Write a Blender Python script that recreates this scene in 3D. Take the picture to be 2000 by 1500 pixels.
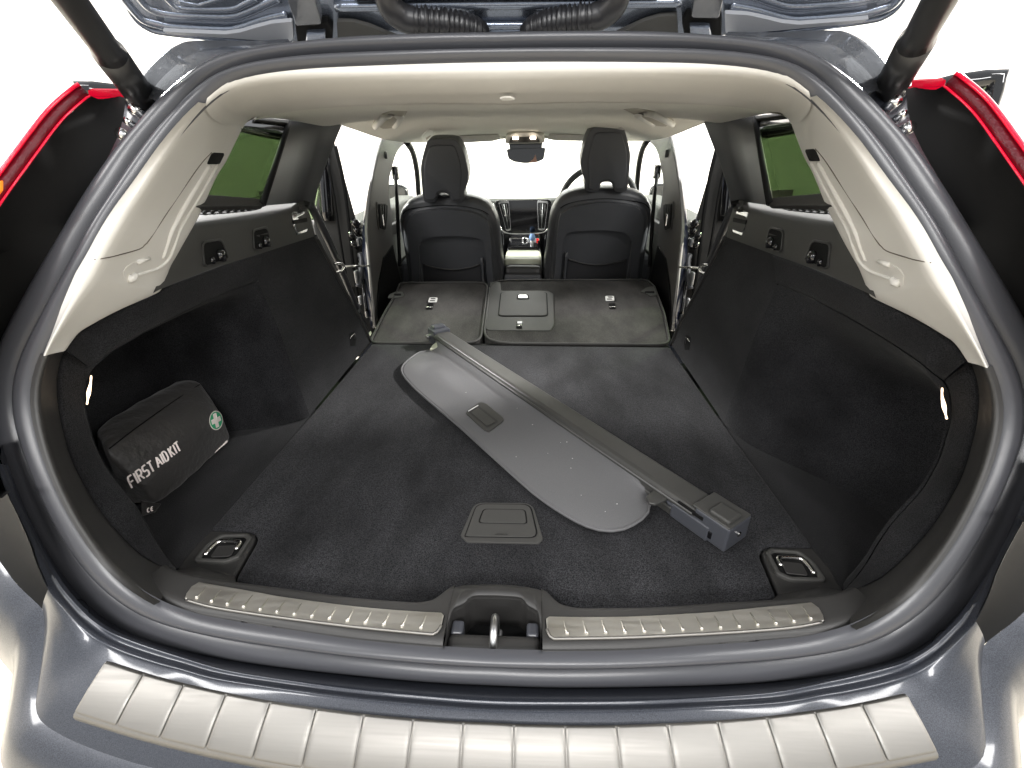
import bpy, bmesh, math, random
import numpy as np
from mathutils import Vector, Matrix
random.seed(4)
SC = bpy.context.scene
for o in list(bpy.data.objects):
    bpy.data.objects.remove(o)

# ------------------------------------------------------------------ camera, world, lamps, exposure
F, XC, ZC = 900.0, 0.042, 1.16            # focal length in photo pixels, lateral offset, height above the showroom floor
PITCH, YAW, ROLL = [math.radians(a) for a in (26.62, 2.63, -0.34)]
cp, sp, cy, sy = math.cos(PITCH), math.sin(PITCH), math.cos(YAW), math.sin(YAW)
fw = np.array([-sy * cp, cy * cp, -sp]); rt = np.array([cy, sy, 0.0]); up = np.cross(rt, fw)
c_, s_ = math.cos(ROLL), math.sin(ROLL)
rt, up = c_ * rt + s_ * up, -s_ * rt + c_ * up
CM = np.array([rt, up, fw]); CC = np.array([XC, 0.0, 0.0])
cd = bpy.data.cameras.new('camera'); cam = bpy.data.objects.new('camera', cd)
SC.collection.objects.link(cam)
cd.sensor_width = 36.0; cd.lens = F / 2000 * 36; cd.clip_start = 0.02; cd.clip_end = 200
cam.matrix_world = Matrix(((rt[0], up[0], -fw[0], XC), (rt[1], up[1], -fw[1], 0), (rt[2], up[2], -fw[2], ZC), (0, 0, 0, 1)))
SC.camera = cam

wd = bpy.data.worlds.new('World'); SC.world = wd; wd.use_nodes = True
wd.node_tree.nodes['Background'].inputs[0].default_value = (0.945, 0.972, 1.0, 1)
wd.node_tree.nodes['Background'].inputs[1].default_value = 0.82
SC.view_settings.view_transform = 'Standard'; SC.view_settings.look = 'None'
SC.view_settings.exposure = 0.22; SC.view_settings.gamma = 1.0
SC.render.engine = 'CYCLES'
SC.cycles.use_denoising = True
SC.cycles.max_bounces = 8; SC.cycles.diffuse_bounces = 5; SC.cycles.transparent_max_bounces = 12
SC.cycles.sample_clamp_indirect = 6.0

def area(name, loc, target, sx, sy_, power, col=(1, 0.985, 0.97)):
    l = bpy.data.lights.new(name, 'AREA'); l.shape = 'RECTANGLE'; l.size = sx; l.size_y = sy_
    l.energy = power; l.color = col
    o = bpy.data.objects.new(name, l); SC.collection.objects.link(o)
    o.location = loc
    o.rotation_euler = (Vector(target) - Vector(loc)).to_track_quat('-Z', 'Y').to_euler()
    return o
area('ceiling_or_added_lamp', (-2.6, -0.6, 3.3), (0.2, 0.9, 0.6), 0.4, 2.4, 70)
area('ceiling_or_added_lamp', (2.6, -0.6, 3.3), (-0.2, 0.9, 0.6), 0.4, 2.4, 70)
area('ceiling_or_added_lamp', (0.0, -2.6, 2.9), (0.0, 0.8, 0.5), 2.6, 0.5, 110)
area('ceiling_or_added_lamp', (-2.5, 2.7, 2.35), (0.0, 1.85, 0.7), 0.25, 0.25, 230)
area('ceiling_or_added_lamp', (2.5, 2.7, 2.35), (0.0, 1.85, 0.7), 0.25, 0.25, 230)
area('ceiling_or_added_lamp', (0.0, 4.7, 2.3), (0.0, 2.3, 1.0), 1.6, 0.4, 40)  # added fill lamp, shines through the windscreen to brighten the cabin
area('ceiling_or_added_lamp', (0.0, 4.6, 3.2), (0.0, 7.0, 1.2), 7.0, 0.6, 500)  # added wash lamp, aimed at the front wall to burn it white
area('ceiling_or_added_lamp', (-4.2, 2.0, 3.3), (-6.5, 2.5, 1.2), 0.6, 7.0, 420)  # added wash lamp for the left wall
area('ceiling_or_added_lamp', (4.2, 2.0, 3.3), (6.5, 2.5, 1.2), 0.6, 7.0, 420)  # added wash lamp for the right wall

# ------------------------------------------------------------------ photo pixel -> ray -> surface of the car
def ray(p): return CM.T @ np.array([(p[0] - 1000) / F, -(p[1] - 750) / F, 1.0])
def PX(p, v): d = ray(p); return CC + d * ((v - CC[0]) / d[0])
def PY(p, v): d = ray(p); return CC + d * (v / d[1])
def PZ(p, v): d = ray(p); return CC + d * (v / d[2])
def PL(p, q, n): d = ray(p); n = np.array(n, float); return CC + d * (np.dot(np.array(q) - CC, n) / np.dot(d, n))
_z = [-.66, -.60, -.53, -.40, -.30, -.21, -.12, -.05, .02, .07, .15]
_y = [.378, .385, .393, .412, .442, .487, .545, .585, .633, .664, .715]
_pf = np.polyfit(_z, _y, 4)
def OS(x, z): return float(np.polyval(_pf, z)) + .2 * (x * x - .2)      # the sloping, bowed plane of the tailgate opening
def PO(p, d=0.0):
    r = ray(p); t = .5 / r[1]
    for _ in range(60):
        q = CC + r * t
        t += .6 * ((OS(q[0], q[2]) + d) - q[1]) / max(r[1], .25)
    return CC + r * t
def V(*a): return np.array(a, float)
def lerp(a, b, t): return np.asarray(a) * (1 - t) + np.asarray(b) * t
def unit(v): v = np.asarray(v, float); return v / (np.linalg.norm(v) + 1e-12)
def mirror(P): return [V(-p[0], p[1], p[2]) for p in P]
def sstep(a, b, x):
    t = min(max((x - a) / (b - a), 0), 1); return t * t * (3 - 2 * t)
def resample(P, n, smooth=0):
    P = np.array(P, float)
    if smooth:
        Q = []
        for i in range(len(P) - 1):
            p0, p1, p2, p3 = P[max(i - 1, 0)], P[i], P[i + 1], P[min(i + 2, len(P) - 1)]
            for t in np.linspace(0, 1, 9)[:-1]:
                Q.append(.5 * (2 * p1 + (p2 - p0) * t + (2 * p0 - 5 * p1 + 4 * p2 - p3) * t * t + (3 * p1 - p0 - 3 * p2 + p3) * t ** 3))
        Q.append(P[-1]); P = np.array(Q)
    L = np.concatenate([[0], np.cumsum(np.linalg.norm(np.diff(P, axis=0), axis=1))])
    s = np.linspace(0, L[-1], n)
    return np.stack([np.interp(s, L, P[:, k]) for k in range(P.shape[1])], 1)

# ------------------------------------------------------------------ materials (all procedural)
def mat(name, col, rough=.5, metal=0, coat=0, sheen=0, bump=None, noise=None, spec=.5, emit=None, trans=0, coat_rough=.03):
    m = bpy.data.materials.new(name); m.use_nodes = True
    nt = m.node_tree; b = nt.nodes['Principled BSDF']
    b.inputs['Base Color'].default_value = (*col, 1); b.inputs['Roughness'].default_value = rough
    b.inputs['Metallic'].default_value = metal; b.inputs['Coat Weight'].default_value = coat
    b.inputs['Coat Roughness'].default_value = coat_rough
    b.inputs['Sheen Weight'].default_value = sheen; b.inputs['Specular IOR Level'].default_value = spec
    b.inputs['Transmission Weight'].default_value = trans
    tc = nt.nodes.new('ShaderNodeTexCoord')
    if emit:
        b.inputs['Emission Color'].default_value = (*emit[0], 1); b.inputs['Emission Strength'].default_value = emit[1]
    if noise:                                   # (scale, colour a, colour b, detail)
        n = nt.nodes.new('ShaderNodeTexNoise'); n.inputs['Scale'].default_value = noise[0]; n.inputs['Detail'].default_value = noise[3]
        r = nt.nodes.new('ShaderNodeValToRGB'); r.color_ramp.elements[0].position = .33; r.color_ramp.elements[1].position = .68
        r.color_ramp.elements[0].color = (*noise[1], 1); r.color_ramp.elements[1].color = (*noise[2], 1)
        nt.links.new(tc.outputs['Object'], n.inputs['Vector']); nt.links.new(n.outputs['Fac'], r.inputs['Fac'])
        nt.links.new(r.outputs['Color'], b.inputs['Base Color'])
    if bump:                                    # (scale, strength, distance)
        n = nt.nodes.new('ShaderNodeTexNoise'); n.inputs['Scale'].default_value = bump[0]; n.inputs['Detail'].default_value = 4
        bp = nt.nodes.new('ShaderNodeBump'); bp.inputs['Strength'].default_value = bump[1]; bp.inputs['Distance'].default_value = bump[2]
        nt.links.new(tc.outputs['Object'], n.inputs['Vector']); nt.links.new(n.outputs['Fac'], bp.inputs['Height'])
        nt.links.new(bp.outputs['Normal'], b.inputs['Normal'])
    return m
def carpet(name, lo, hi, scale):
    """short pile: speckled fibres, soft larger mottling where the pile lies differently"""
    m = mat(name, lo, .92, spec=.12, sheen=.06); nt = m.node_tree; b = nt.nodes['Principled BSDF']; tc = nt.nodes.new('ShaderNodeTexCoord')
    n1 = nt.nodes.new('ShaderNodeTexNoise'); n1.inputs['Scale'].default_value = scale; n1.inputs['Detail'].default_value = 2
    n2 = nt.nodes.new('ShaderNodeTexNoise'); n2.inputs['Scale'].default_value = 9; n2.inputs['Detail'].default_value = 5
    mp = nt.nodes.new('ShaderNodeMapping'); mp.inputs['Scale'].default_value = (1.6, .7, 1.2); mp.inputs['Rotation'].default_value = (0, 0, .5)
    rp = nt.nodes.new('ShaderNodeValToRGB'); rp.color_ramp.elements[0].position = .36; rp.color_ramp.elements[1].position = .66
    rp.color_ramp.elements[0].color = (*lo, 1); rp.color_ramp.elements[1].color = (*hi, 1)
    mr = nt.nodes.new('ShaderNodeMapRange'); mr.inputs['From Min'].default_value = .3; mr.inputs['From Max'].default_value = .7
    mr.inputs['To Min'].default_value = .62; mr.inputs['To Max'].default_value = 1.5
    mx = nt.nodes.new('ShaderNodeMix'); mx.data_type = 'RGBA'; mx.blend_type = 'MULTIPLY'; mx.inputs['Factor'].default_value = 1
    bp = nt.nodes.new('ShaderNodeBump'); bp.inputs['Strength'].default_value = .6; bp.inputs['Distance'].default_value = .0015
    nt.links.new(tc.outputs['Object'], n1.inputs[0]); nt.links.new(tc.outputs['Object'], mp.inputs[0]); nt.links.new(mp.outputs[0], n2.inputs[0])
    nt.links.new(n1.outputs['Fac'], rp.inputs[0]); nt.links.new(n2.outputs['Fac'], mr.inputs['Value'])
    nt.links.new(rp.outputs[0], mx.inputs['A']); nt.links.new(mr.outputs['Result'], mx.inputs['B']); nt.links.new(mx.outputs['Result'], b.inputs['Base Color'])
    nt.links.new(n1.outputs['Fac'], bp.inputs['Height']); nt.links.new(bp.outputs['Normal'], b.inputs['Normal'])
    return m
def brushed(name, col, rough, axis_scale, amt=.12):
    m = mat(name, col, rough, 1); nt = m.node_tree; b = nt.nodes['Principled BSDF']
    tc = nt.nodes.new('ShaderNodeTexCoord'); mp = nt.nodes.new('ShaderNodeMapping'); mp.inputs['Scale'].default_value = axis_scale
    n = nt.nodes.new('ShaderNodeTexNoise'); n.inputs['Scale'].default_value = 1; n.inputs['Detail'].default_value = 5
    mr = nt.nodes.new('ShaderNodeMapRange'); mr.inputs['To Min'].default_value = rough - amt; mr.inputs['To Max'].default_value = rough + amt
    bp = nt.nodes.new('ShaderNodeBump'); bp.inputs['Strength'].default_value = .12; bp.inputs['Distance'].default_value = .0006
    nt.links.new(tc.outputs['Object'], mp.inputs['Vector']); nt.links.new(mp.outputs['Vector'], n.inputs['Vector'])
    nt.links.new(n.outputs['Fac'], mr.inputs['Value']); nt.links.new(mr.outputs['Result'], b.inputs['Roughness'])
    nt.links.new(n.outputs['Fac'], bp.inputs['Height']); nt.links.new(bp.outputs['Normal'], b.inputs['Normal'])
    return m
def pane(name, col, gloss=.08):
    m = bpy.data.materials.new(name); m.use_nodes = True; nt = m.node_tree; nt.nodes.clear()
    out = nt.nodes.new('ShaderNodeOutputMaterial'); mx = nt.nodes.new('ShaderNodeMixShader'); mx.inputs[0].default_value = gloss
    t = nt.nodes.new('ShaderNodeBsdfTransparent'); t.inputs[0].default_value = (*col, 1)
    g = nt.nodes.new('ShaderNodeBsdfGlossy'); g.inputs['Roughness'].default_value = .02
    nt.links.new(t.outputs[0], mx.inputs[1]); nt.links.new(g.outputs[0], mx.inputs[2]); nt.links.new(mx.outputs[0], out.inputs[0])
    return m
M = {
 'paint': mat('dark_blue_paint', (.04, .045, .06), .38, .35, .7, noise=(900, (.017, .020, .028), (.052, .057, .071), 3), coat_rough=.10),
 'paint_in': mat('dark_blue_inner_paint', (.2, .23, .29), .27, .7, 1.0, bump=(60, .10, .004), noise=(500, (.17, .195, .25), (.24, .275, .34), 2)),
 'film': mat('gutter_paint', (.09, .095, .105), .2, .3, .9, bump=(26, .45, .012)),
 'hose': mat('hose_rubber', (.018, .018, .020), .36),
 'strut': mat('strut_black', (.022, .022, .022), .34),
 'dash_top': mat('pale_dash_top', (.30, .31, .24), .5, bump=(900, .1, .0004)),
 'rubber': mat('seal_rubber', (.058, .059, .066), .32, bump=(900, .05, .0004), spec=.55),
 'beige': mat('beige_plastic', (.66, .642, .60), .55, bump=(1400, .10, .0003)),
 'liner': mat('headliner_cloth', (.76, .745, .69), .9, bump=(900, .18, .0006), noise=(300, (.74, .725, .665), (.79, .775, .72), 3)),
 'carpet': carpet('black_carpet', (.004, .004, .0046), (.023, .023, .0245), 700),
 'floor_carpet': carpet('charcoal_carpet', (.0042, .0043, .005), (.033, .033, .0355), 620),
 'seat_carpet': carpet('seat_back_carpet', (.014, .013, .0122), (.064, .060, .056), 700),
 'plastic': mat('black_grained_plastic', (.028, .027, .026), .48, bump=(1500, .22, .0006)),
 'plastic_g': mat('grey_grained_plastic', (.050, .049, .046), .62, bump=(1500, .2, .0006), spec=.35),
 'navy': mat('navy_edge_paint', (.012, .016, .034), .35, coat=.5),
 'pillar_g': mat('pillar_grey_plastic', (.075, .072, .067), .6, bump=(1400, .15, .0005)),
 'seam': mat('seam_shadow', (.12, .10, .08), .9),
 'black': mat('black_void', (.008, .008, .008), .7, spec=.12),
 'gloss': mat('gloss_black', (.006, .006, .007), .08, coat=.6),
 'leather': mat('charcoal_leather', (.066, .067, .071), .42, bump=(420, .2, .0008)),
 'leather_l': mat('charcoal_back_shell', (.070, .072, .078), .5, bump=(1200, .15, .0004)),
 'mesh': mat('pocket_net', (.016, .016, .018), .8, bump=(1, 0, 0)),
 'steel': brushed('brushed_steel', (.27, .26, .243), .50, (6, 320, 320)),
 'steel_sc': brushed('scuffed_steel', (.60, .58, .535), .42, (20, 160, 160), .16),
 'chrome': mat('bright_metal', (.8, .79, .77), .18, 1),
 'zinc': mat('zinc_metal', (.55, .55, .55), .35, 1),
 'cover': mat('grey_cover_cloth', (.115, .114, .117), .8, bump=(1500, .15, .0003), noise=(900, (.106, .105, .108), (.128, .127, .13), 2)),
 'case': mat('cover_case_plastic', (.050, .049, .046), .42, bump=(1500, .1, .0003)),
 'endcap': mat('cover_end_plastic', (.060, .063, .073), .3),
 'bag': mat('black_nylon', (.022, .020, .019), .55, bump=(95, .5, .004), sheen=.2),
 'white': mat('white_print', (.80, .72, .68), .6),
 'label': mat('white_label', (.75, .74, .72), .5),
 'green': mat('green_print', (.02, .33, .15), .5),
 'red': mat('red_lens', (.75, .004, .03), .12, coat=.7, emit=((1, .0, .04), .28)),
 'red_d': mat('dark_red_lens', (.10, .002, .008), .35, bump=(300, .5, .002)),
 'amber': mat('amber_lens', (.9, .22, .02), .2, emit=((1, .3, .02), .5)),
 'lamp': mat('lit_lamp', (1, .9, .8), .3, emit=((1, .74, .50), 2.4)),
 'lamp_w': mat('lit_map_lamp', (1, .95, .85), .3, emit=((1, .85, .7), 6.0)),
 'red_led': mat('red_button', (.5, .01, .01), .3, emit=((1, .02, .02), .8)),
 'tint': pane('green_privacy_glass', (.37, .425, .33), .025),
 'clear': pane('clear_glass', (.96, .98, .96), .04),
 'mirror': mat('mirror_glass', (.5, .5, .5), .03, 1),
 'dash': mat('dash_plastic', (.06, .062, .055), .6, bump=(900, .15, .0005)),
 'console': mat('pale_console', (.45, .46, .36), .5),
 'lever': mat('blue_crystal', (.25, .4, .7), .1, coat=.5),
 'ground': mat('beige_screed', (.62, .565, .46), .45, noise=(3, (.58, .53, .43), (.66, .60, .50), 6), bump=(30, .1, .002)),
 'wall': mat('white_wall', (.92, .90, .87), .9, bump=(60, .05, .002)),
}
# diagonal net pattern of the seat pockets
nt = M['mesh'].node_tree; b_ = nt.nodes['Principled BSDF']; tc = nt.nodes.new('ShaderNodeTexCoord')
mp = nt.nodes.new('ShaderNodeMapping'); mp.inputs['Rotation'].default_value = (0, math.radians(40), 0)
wv = nt.nodes.new('ShaderNodeTexWave'); wv.inputs['Scale'].default_value = 62; wv.bands_direction = 'Z'
rp = nt.nodes.new('ShaderNodeValToRGB'); rp.color_ramp.elements[0].color = (.006, .006, .007, 1); rp.color_ramp.elements[1].color = (.05, .05, .055, 1)
nt.links.new(tc.outputs['Object'], mp.inputs[0]); nt.links.new(mp.outputs[0], wv.inputs[0]); nt.links.new(wv.outputs['Fac'], rp.inputs[0])
nt.links.new(rp.outputs[0], b_.inputs['Base Color'])

# ------------------------------------------------------------------ builders
COL = SC.collection
def empty(name, loc, label=None, cat=None, group=None):
    o = bpy.data.objects.new(name, None); COL.objects.link(o); o.location = (loc[0], loc[1], loc[2] + ZC)
    o.empty_display_size = .05
    if label: o['label'] = label
    if cat: o['category'] = cat
    if group: o['group'] = group
    bpy.context.view_layer.update()
    return o
def obj(name, verts, faces, m, parent=None, smooth=True, bevel=0, solid=0, label=None, subd=0, angle=35):
    me = bpy.data.meshes.new(name)
    me.from_pydata([(float(v[0]), float(v[1]), float(v[2]) + ZC) for v in verts], [], [tuple(int(i) for i in f) for f in faces])
    me.validate(); bm = bmesh.new(); bm.from_mesh(me); bmesh.ops.recalc_face_normals(bm, faces=bm.faces); bm.to_mesh(me); bm.free()
    if smooth:
        for p in me.polygons: p.use_smooth = True
    me.materials.append(M[m] if isinstance(m, str) else m)
    o = bpy.data.objects.new(name, me); COL.objects.link(o)
    if parent:
        o.parent = parent
        o.matrix_parent_inverse = PINV(parent)
    if subd:
        s = o.modifiers.new('subd', 'SUBSURF'); s.levels = s.render_levels = subd
    if solid:
        s = o.modifiers.new('thick', 'SOLIDIFY'); s.thickness = solid; s.offset = 0
    if bevel:
        s = o.modifiers.new('bev', 'BEVEL'); s.width = bevel; s.segments = 3; s.limit_method = 'ANGLE'; s.angle_limit = math.radians(angle)
        s.harden_normals = False
    if label: o['label'] = label
    return o
def PINV(p):
    m = Matrix.Translation(p.location)
    return m.inverted() if p.type == 'EMPTY' and p.parent is None else Matrix.Identity(4) if p.type == 'MESH' else Matrix.Identity(4)
def fgrid(nu, nv, cu=False, cv=False, base=0):
    f = []
    for i in range(nu if cu else nu - 1):
        for j in range(nv if cv else nv - 1):
            f.append((base + i * nv + j, base + ((i + 1) % nu) * nv + j, base + ((i + 1) % nu) * nv + (j + 1) % nv, base + i * nv + (j + 1) % nv))
    return f
def grid(name, P, m, parent, cu=False, cv=False, sym=False, **k):
    nu, nv = len(P), len(P[0]); vs = [p for r in P for p in r]
    o = obj(name, vs, fgrid(nu, nv, cu, cv), m, parent, **k)
    if sym: return o, obj(name, mirror(vs), [f[::-1] for f in fgrid(nu, nv, cu, cv)], m, parent if not isinstance(parent, tuple) else parent[1], **k)
    return o
def loft(name, A, B, m, parent, n=40, rows=6, prof=None, nrm=None, sym=False, smooth_in=1, **k):
    """surface between two 3-D polylines; prof = [(u, h)] rows with height h along nrm"""
    A = resample(A, n, smooth_in); B = resample(B, n, smooth_in)
    prof = prof or [(t, 0) for t in np.linspace(0, 1, rows)]
    P = []
    for i in range(n):
        t = unit(A[min(i + 1, n - 1)] - A[max(i - 1, 0)]); nn = unit(np.cross(t, B[i] - A[i])) if nrm is None else unit(nrm)
        P.append([lerp(A[i], B[i], u) + nn * h for u, h in prof])
    return grid(name, P, m, parent, sym=sym, **k)
def tube_mesh(path, r, n=12, cap=True):
    path = np.array(path, float); N = len(path); rr = np.full(N, r) if np.isscalar(r) else np.array(r)
    vs, fs = [], []; ref = None
    for i in range(N):
        t = unit(path[min(i + 1, N - 1)] - path[max(i - 1, 0)])
        if ref is None:
            ref = unit(np.cross(t, [0, 0, 1] if abs(t[2]) < .9 else [1, 0, 0]))
        ref = unit(ref - t * np.dot(ref, t)); b = np.cross(t, ref)
        for k in range(n):
            a = 2 * math.pi * k / n; vs.append(path[i] + rr[i] * (math.cos(a) * ref + math.sin(a) * b))
    fs = fgrid(N, n, False, True)
    if cap: fs += [tuple(range(n - 1, -1, -1)), tuple(range((N - 1) * n, N * n))]
    return vs, fs
def tube(name, path, r, m, parent, n=12, sym=False, cap=True, **k):
    vs, fs = tube_mesh(path, r, n, cap); o = obj(name, vs, fs, m, parent, **k)
    if sym: return o, obj(name, mirror(vs), fs, m, parent if not isinstance(parent, tuple) else parent[1], **k)
    return o
def plate(name, pts, depth, m, parent, bevel=.003, sym=False, nrm=None, smooth=False, **k):
    """polygon with thickness: pts is the visible face, depth goes away along -normal"""
    P = np.array(pts, float); c = P.mean(0)
    if nrm is None:
        nrm = np.zeros(3)
        for i in range(len(P)): nrm += np.cross(P[i] - c, P[(i + 1) % len(P)] - c)
        nrm = unit(nrm)
        if np.dot(nrm, CC - c) < 0: nrm = -nrm
    nrm = unit(nrm); n = len(P)
    vs = list(P) + list(P - nrm * depth)
    fs = [tuple(range(n)), tuple(range(2 * n - 1, n - 1, -1))] + [(i, i + n, (i + 1) % n + n, (i + 1) % n) for i in range(n)]
    o = obj(name, vs, fs, m, parent, smooth=smooth, bevel=bevel, **k)
    if sym: return o, obj(name, mirror(vs), fs, m, parent if not isinstance(parent, tuple) else parent[1], smooth=smooth, bevel=bevel, **k)
    return o
def rounded(pts, r=.25, n=5):
    """round the corners of a closed polygon (r = share of the shorter edge)"""
    P = [np.array(p, float) for p in pts]; out = []
    for i in range(len(P)):
        a, b, c = P[i - 1], P[i], P[(i + 1) % len(P)]
        d = r * min(np.linalg.norm(a - b), np.linalg.norm(c - b)); p, q = b + unit(a - b) * d, b + unit(c - b) * d
        for t in np.linspace(0, 1, n): out.append((1 - t) ** 2 * p + 2 * t * (1 - t) * b + t * t * q)
    return out
def ring(name, outer, inner, depth, m, parent, sym=False, bevel=.0015, nrm=None, **k):
    """frame between two closed outlines with the same number of points"""
    A, B = np.array(outer), np.array(inner); n = len(A)
    if nrm is None:
        c = A.mean(0); nrm = np.zeros(3)
        for i in range(n): nrm += np.cross(A[i] - c, A[(i + 1) % n] - c)
        nrm = unit(nrm); nrm = nrm if np.dot(nrm, CC - c) > 0 else -nrm
    nrm = unit(nrm)
    vs = list(A) + list(B) + list(A - nrm * depth) + list(B - nrm * depth); fs = []
    for i in range(n):
        j = (i + 1) % n
        fs += [(i, j, j + n, i + n), (i + 2 * n, i + 3 * n, j + 3 * n, j + 2 * n), (i, i + 2 * n, j + 2 * n, j), (i + n, j + n, j + 3 * n, i + 3 * n)]
    o = obj(name, vs, fs, m, parent, smooth=False, bevel=bevel, **k)
    if sym: return o, obj(name, mirror(vs), fs, m, parent if not isinstance(parent, tuple) else parent[1], smooth=False, bevel=bevel, **k)
    return o
def inset(P, s, d=None):
    P = np.array(P); c = P.mean(0); Q = c + (P - c) * s
    return Q if d is None else Q + np.array(d)
def box(name, c, dims, m, parent, axes=None, bevel=.004, sym=False, **k):
    A = np.eye(3) if axes is None else np.array(axes, float); c = np.array(c, float)
    vs = [c + A[0] * sx * dims[0] / 2 + A[1] * sy2 * dims[1] / 2 + A[2] * sz * dims[2] / 2 for sx in (-1, 1) for sy2 in (-1, 1) for sz in (-1, 1)]
    fs = [(0, 1, 3, 2), (4, 6, 7, 5), (0, 4, 5, 1), (2, 3, 7, 6), (0, 2, 6, 4), (1, 5, 7, 3)]
    o = obj(name, vs, fs, m, parent, smooth=False, bevel=bevel, **k)
    if sym: return o, obj(name, mirror(vs), fs, m, parent if not isinstance(parent, tuple) else parent[1], smooth=False, bevel=bevel, **k)
    return o
def pillow(name, outline, nrm, rings, m, parent, sym=False, **k):
    """puffed body: rings = [(scale, height)] from the back rim to the crown along nrm"""
    P = np.array(outline); c = P.mean(0); nrm = unit(nrm); n = len(P); R = []
    for s, h in rings: R.append(c + (P - c) * s + nrm * h)
    vs = [p for r in R for p in r] + [R[-1].mean(0), R[0].mean(0)]
    fs = fgrid(len(R), n, False, True); k0 = (len(R) - 1) * n
    fs += [(k0 + i, k0 + (i + 1) % n, len(vs) - 2) for i in range(n)] + [((i + 1) % n, i, len(vs) - 1) for i in range(n)]
    o = obj(name, vs, fs, m, parent, **k)
    if sym: return o, obj(name, mirror(vs), fs, m, parent if not isinstance(parent, tuple) else parent[1], **k)
    return o

# ------------------------------------------------------------------ the setting
def structure(o, name=None): o['kind'] = 'structure'; return o
GZ = -ZC
fl = structure(obj('floor', [V(-7, -6, GZ), V(7, -6, GZ), V(7, 8, GZ), V(-7, 8, GZ)], [(0, 1, 2, 3)], 'ground', smooth=False))
structure(obj('wall_front', [V(-7, 7.5, GZ), V(7, 7.5, GZ), V(7, 7.5, GZ + 4.2), V(-7, 7.5, GZ + 4.2)], [(0, 1, 2, 3)], 'wall', smooth=False))
structure(obj('wall_left', [V(-6.5, -3, GZ), V(-6.5, 7.5, GZ), V(-6.5, 7.5, GZ + 4.2), V(-6.5, -3, GZ + 4.2)], [(0, 1, 2, 3)], 'wall', smooth=False))
structure(obj('wall_right', [V(6.5, -3, GZ), V(6.5, 7.5, GZ), V(6.5, 7.5, GZ + 4.2), V(6.5, -3, GZ + 4.2)], [(0, 1, 2, 3)], 'wall', smooth=False))

CAR = empty('estate_car', (0, 2.2, GZ), 'dark blue estate car with its tailgate and rear doors open, rear seats folded flat', 'car')

# ------------------------------------------------------------------ loops round the tailgate opening (left half, top centre to bottom centre)
S0px = [(990,67),(850,69),(700,75),(600,84),(525,94),(470,103),(415,117),(367,151),(321,187),(287,228),(247,271),(207,324),(167,383),(127,452),(81,527),(60,563),(19,640),(0,678),(-12,725),(-17,780),(-13,835),(0,884),(10,916),(26,956),(48,1007),(75,1057),(102,1101),(128,1135),(147,1160),(177,1190),(215,1219),(268,1241),(325,1259),(411,1277),(496,1292),(560,1300),(689,1314),(860,1329),(990,1335)]
S1px = [(990,94),(850,96),(650,103),(570,110),(500,120),(433,140),(393,164),(353,204),(313,245),(265,302),(217,376),(167,452),(124,534),(81,615),(60,650),(45,677),(30,715),(22,752),(21,784),(26,824),(40,866),(64,930),(86,983),(117,1043),(140,1080),(162,1109),(192,1143),(240,1183),(293,1211),(368,1232),(453,1250),(560,1265),(689,1281),(860,1297),(990,1302)]
S2px = [(990,124),(850,127),(650,135),(570,141),(500,151),(447,167),(399,204),(361,244),(319,297),(271,367),(222,437),(184,508),(145,576),(112,640),(93,684),(78,712),(69,752),(67,784),(72,816),(83,864),(102,918),(133,988),(160,1035),(203,1096),(245,1137),(304,1176),(368,1200),(453,1218),(560,1235),(689,1253),(860,1268),(990,1275)]
ZM = -.235
def loop(px, d=0.0, n=260, sm=3):
    P = [PO(p, d) for p in px]
    P[0][0] = 0; P[-1][0] = 0
    L = resample(P, 400, 1)
    A = np.array([math.atan2(-p[0], p[2] - ZM) for p in L]); R = np.hypot(L[:, 0], L[:, 2] - ZM)
    A = np.maximum.accumulate(A); A[-1] = math.pi
    a = np.linspace(0, math.pi, n // 2 + 1); r = np.interp(a, A, R)
    rr = np.concatenate([r, r[-2:0:-1]])
    for _ in range(sm): rr = (np.roll(rr, 1) + 2 * rr + np.roll(rr, -1)) / 4
    aa = np.concatenate([a, 2 * math.pi - a[-2:0:-1]])
    out = []
    for t, q in zip(aa, rr):
        x, z = -q * math.sin(t), ZM + q * math.cos(t); out.append(V(x, OS(x, z) + d, z))
    return np.array(out)
S0, S1, S2 = loop(S0px), loop(S1px), loop(S2px)
NL = len(S0)
def band_rows(A, B, prof):
    P = []
    for i in range(NL):
        t = unit(A[(i + 1) % NL] - A[i - 1]); n = unit(np.cross(t, B[i] - A[i]))
        if n[1] > 0: n = -n
        P.append([lerp(A[i], B[i], u) + n * h for u, h in prof])
    return P
grid('seal_lip', band_rows(S0, S1, [(.03,-.014),(.0,-.002),(.02,.002),(.12,.0055),(.32,.0068),(.5,.0058),(.66,.003),(.78,-.001),(.87,-.006),(.93,-.012),(.95,-.018)]), 'rubber', CAR, cu=True)
grid('seal_bulb', band_rows(S1, S2, [(.06,-.020),(.02,-.010),(.04,-.003),(.10,.0015),(.17,.002),(.20,.0005),(.24,.0015),(.30,.0055),(.44,.0098),(.58,.0105),(.72,.0085),(.84,.004),(.90,-.001),(.93,-.006)]), 'rubber', CAR, cu=True)
# index helpers on the left half: i = 0 top centre, NL/2 bottom centre
HALF = NL // 2
def part(name, parent=None, label=None):
    """a part that only groups its sub-parts"""
    o = bpy.data.objects.new(name, None); COL.objects.link(o); o.parent = parent or CAR
    o.matrix_parent_inverse = PINV(parent or CAR); o.empty_display_size = .03
    if label: o['label'] = label
    return o
def left_of(L, i0, i1): return [L[i] for i in range(i0, i1 + 1)]

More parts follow.
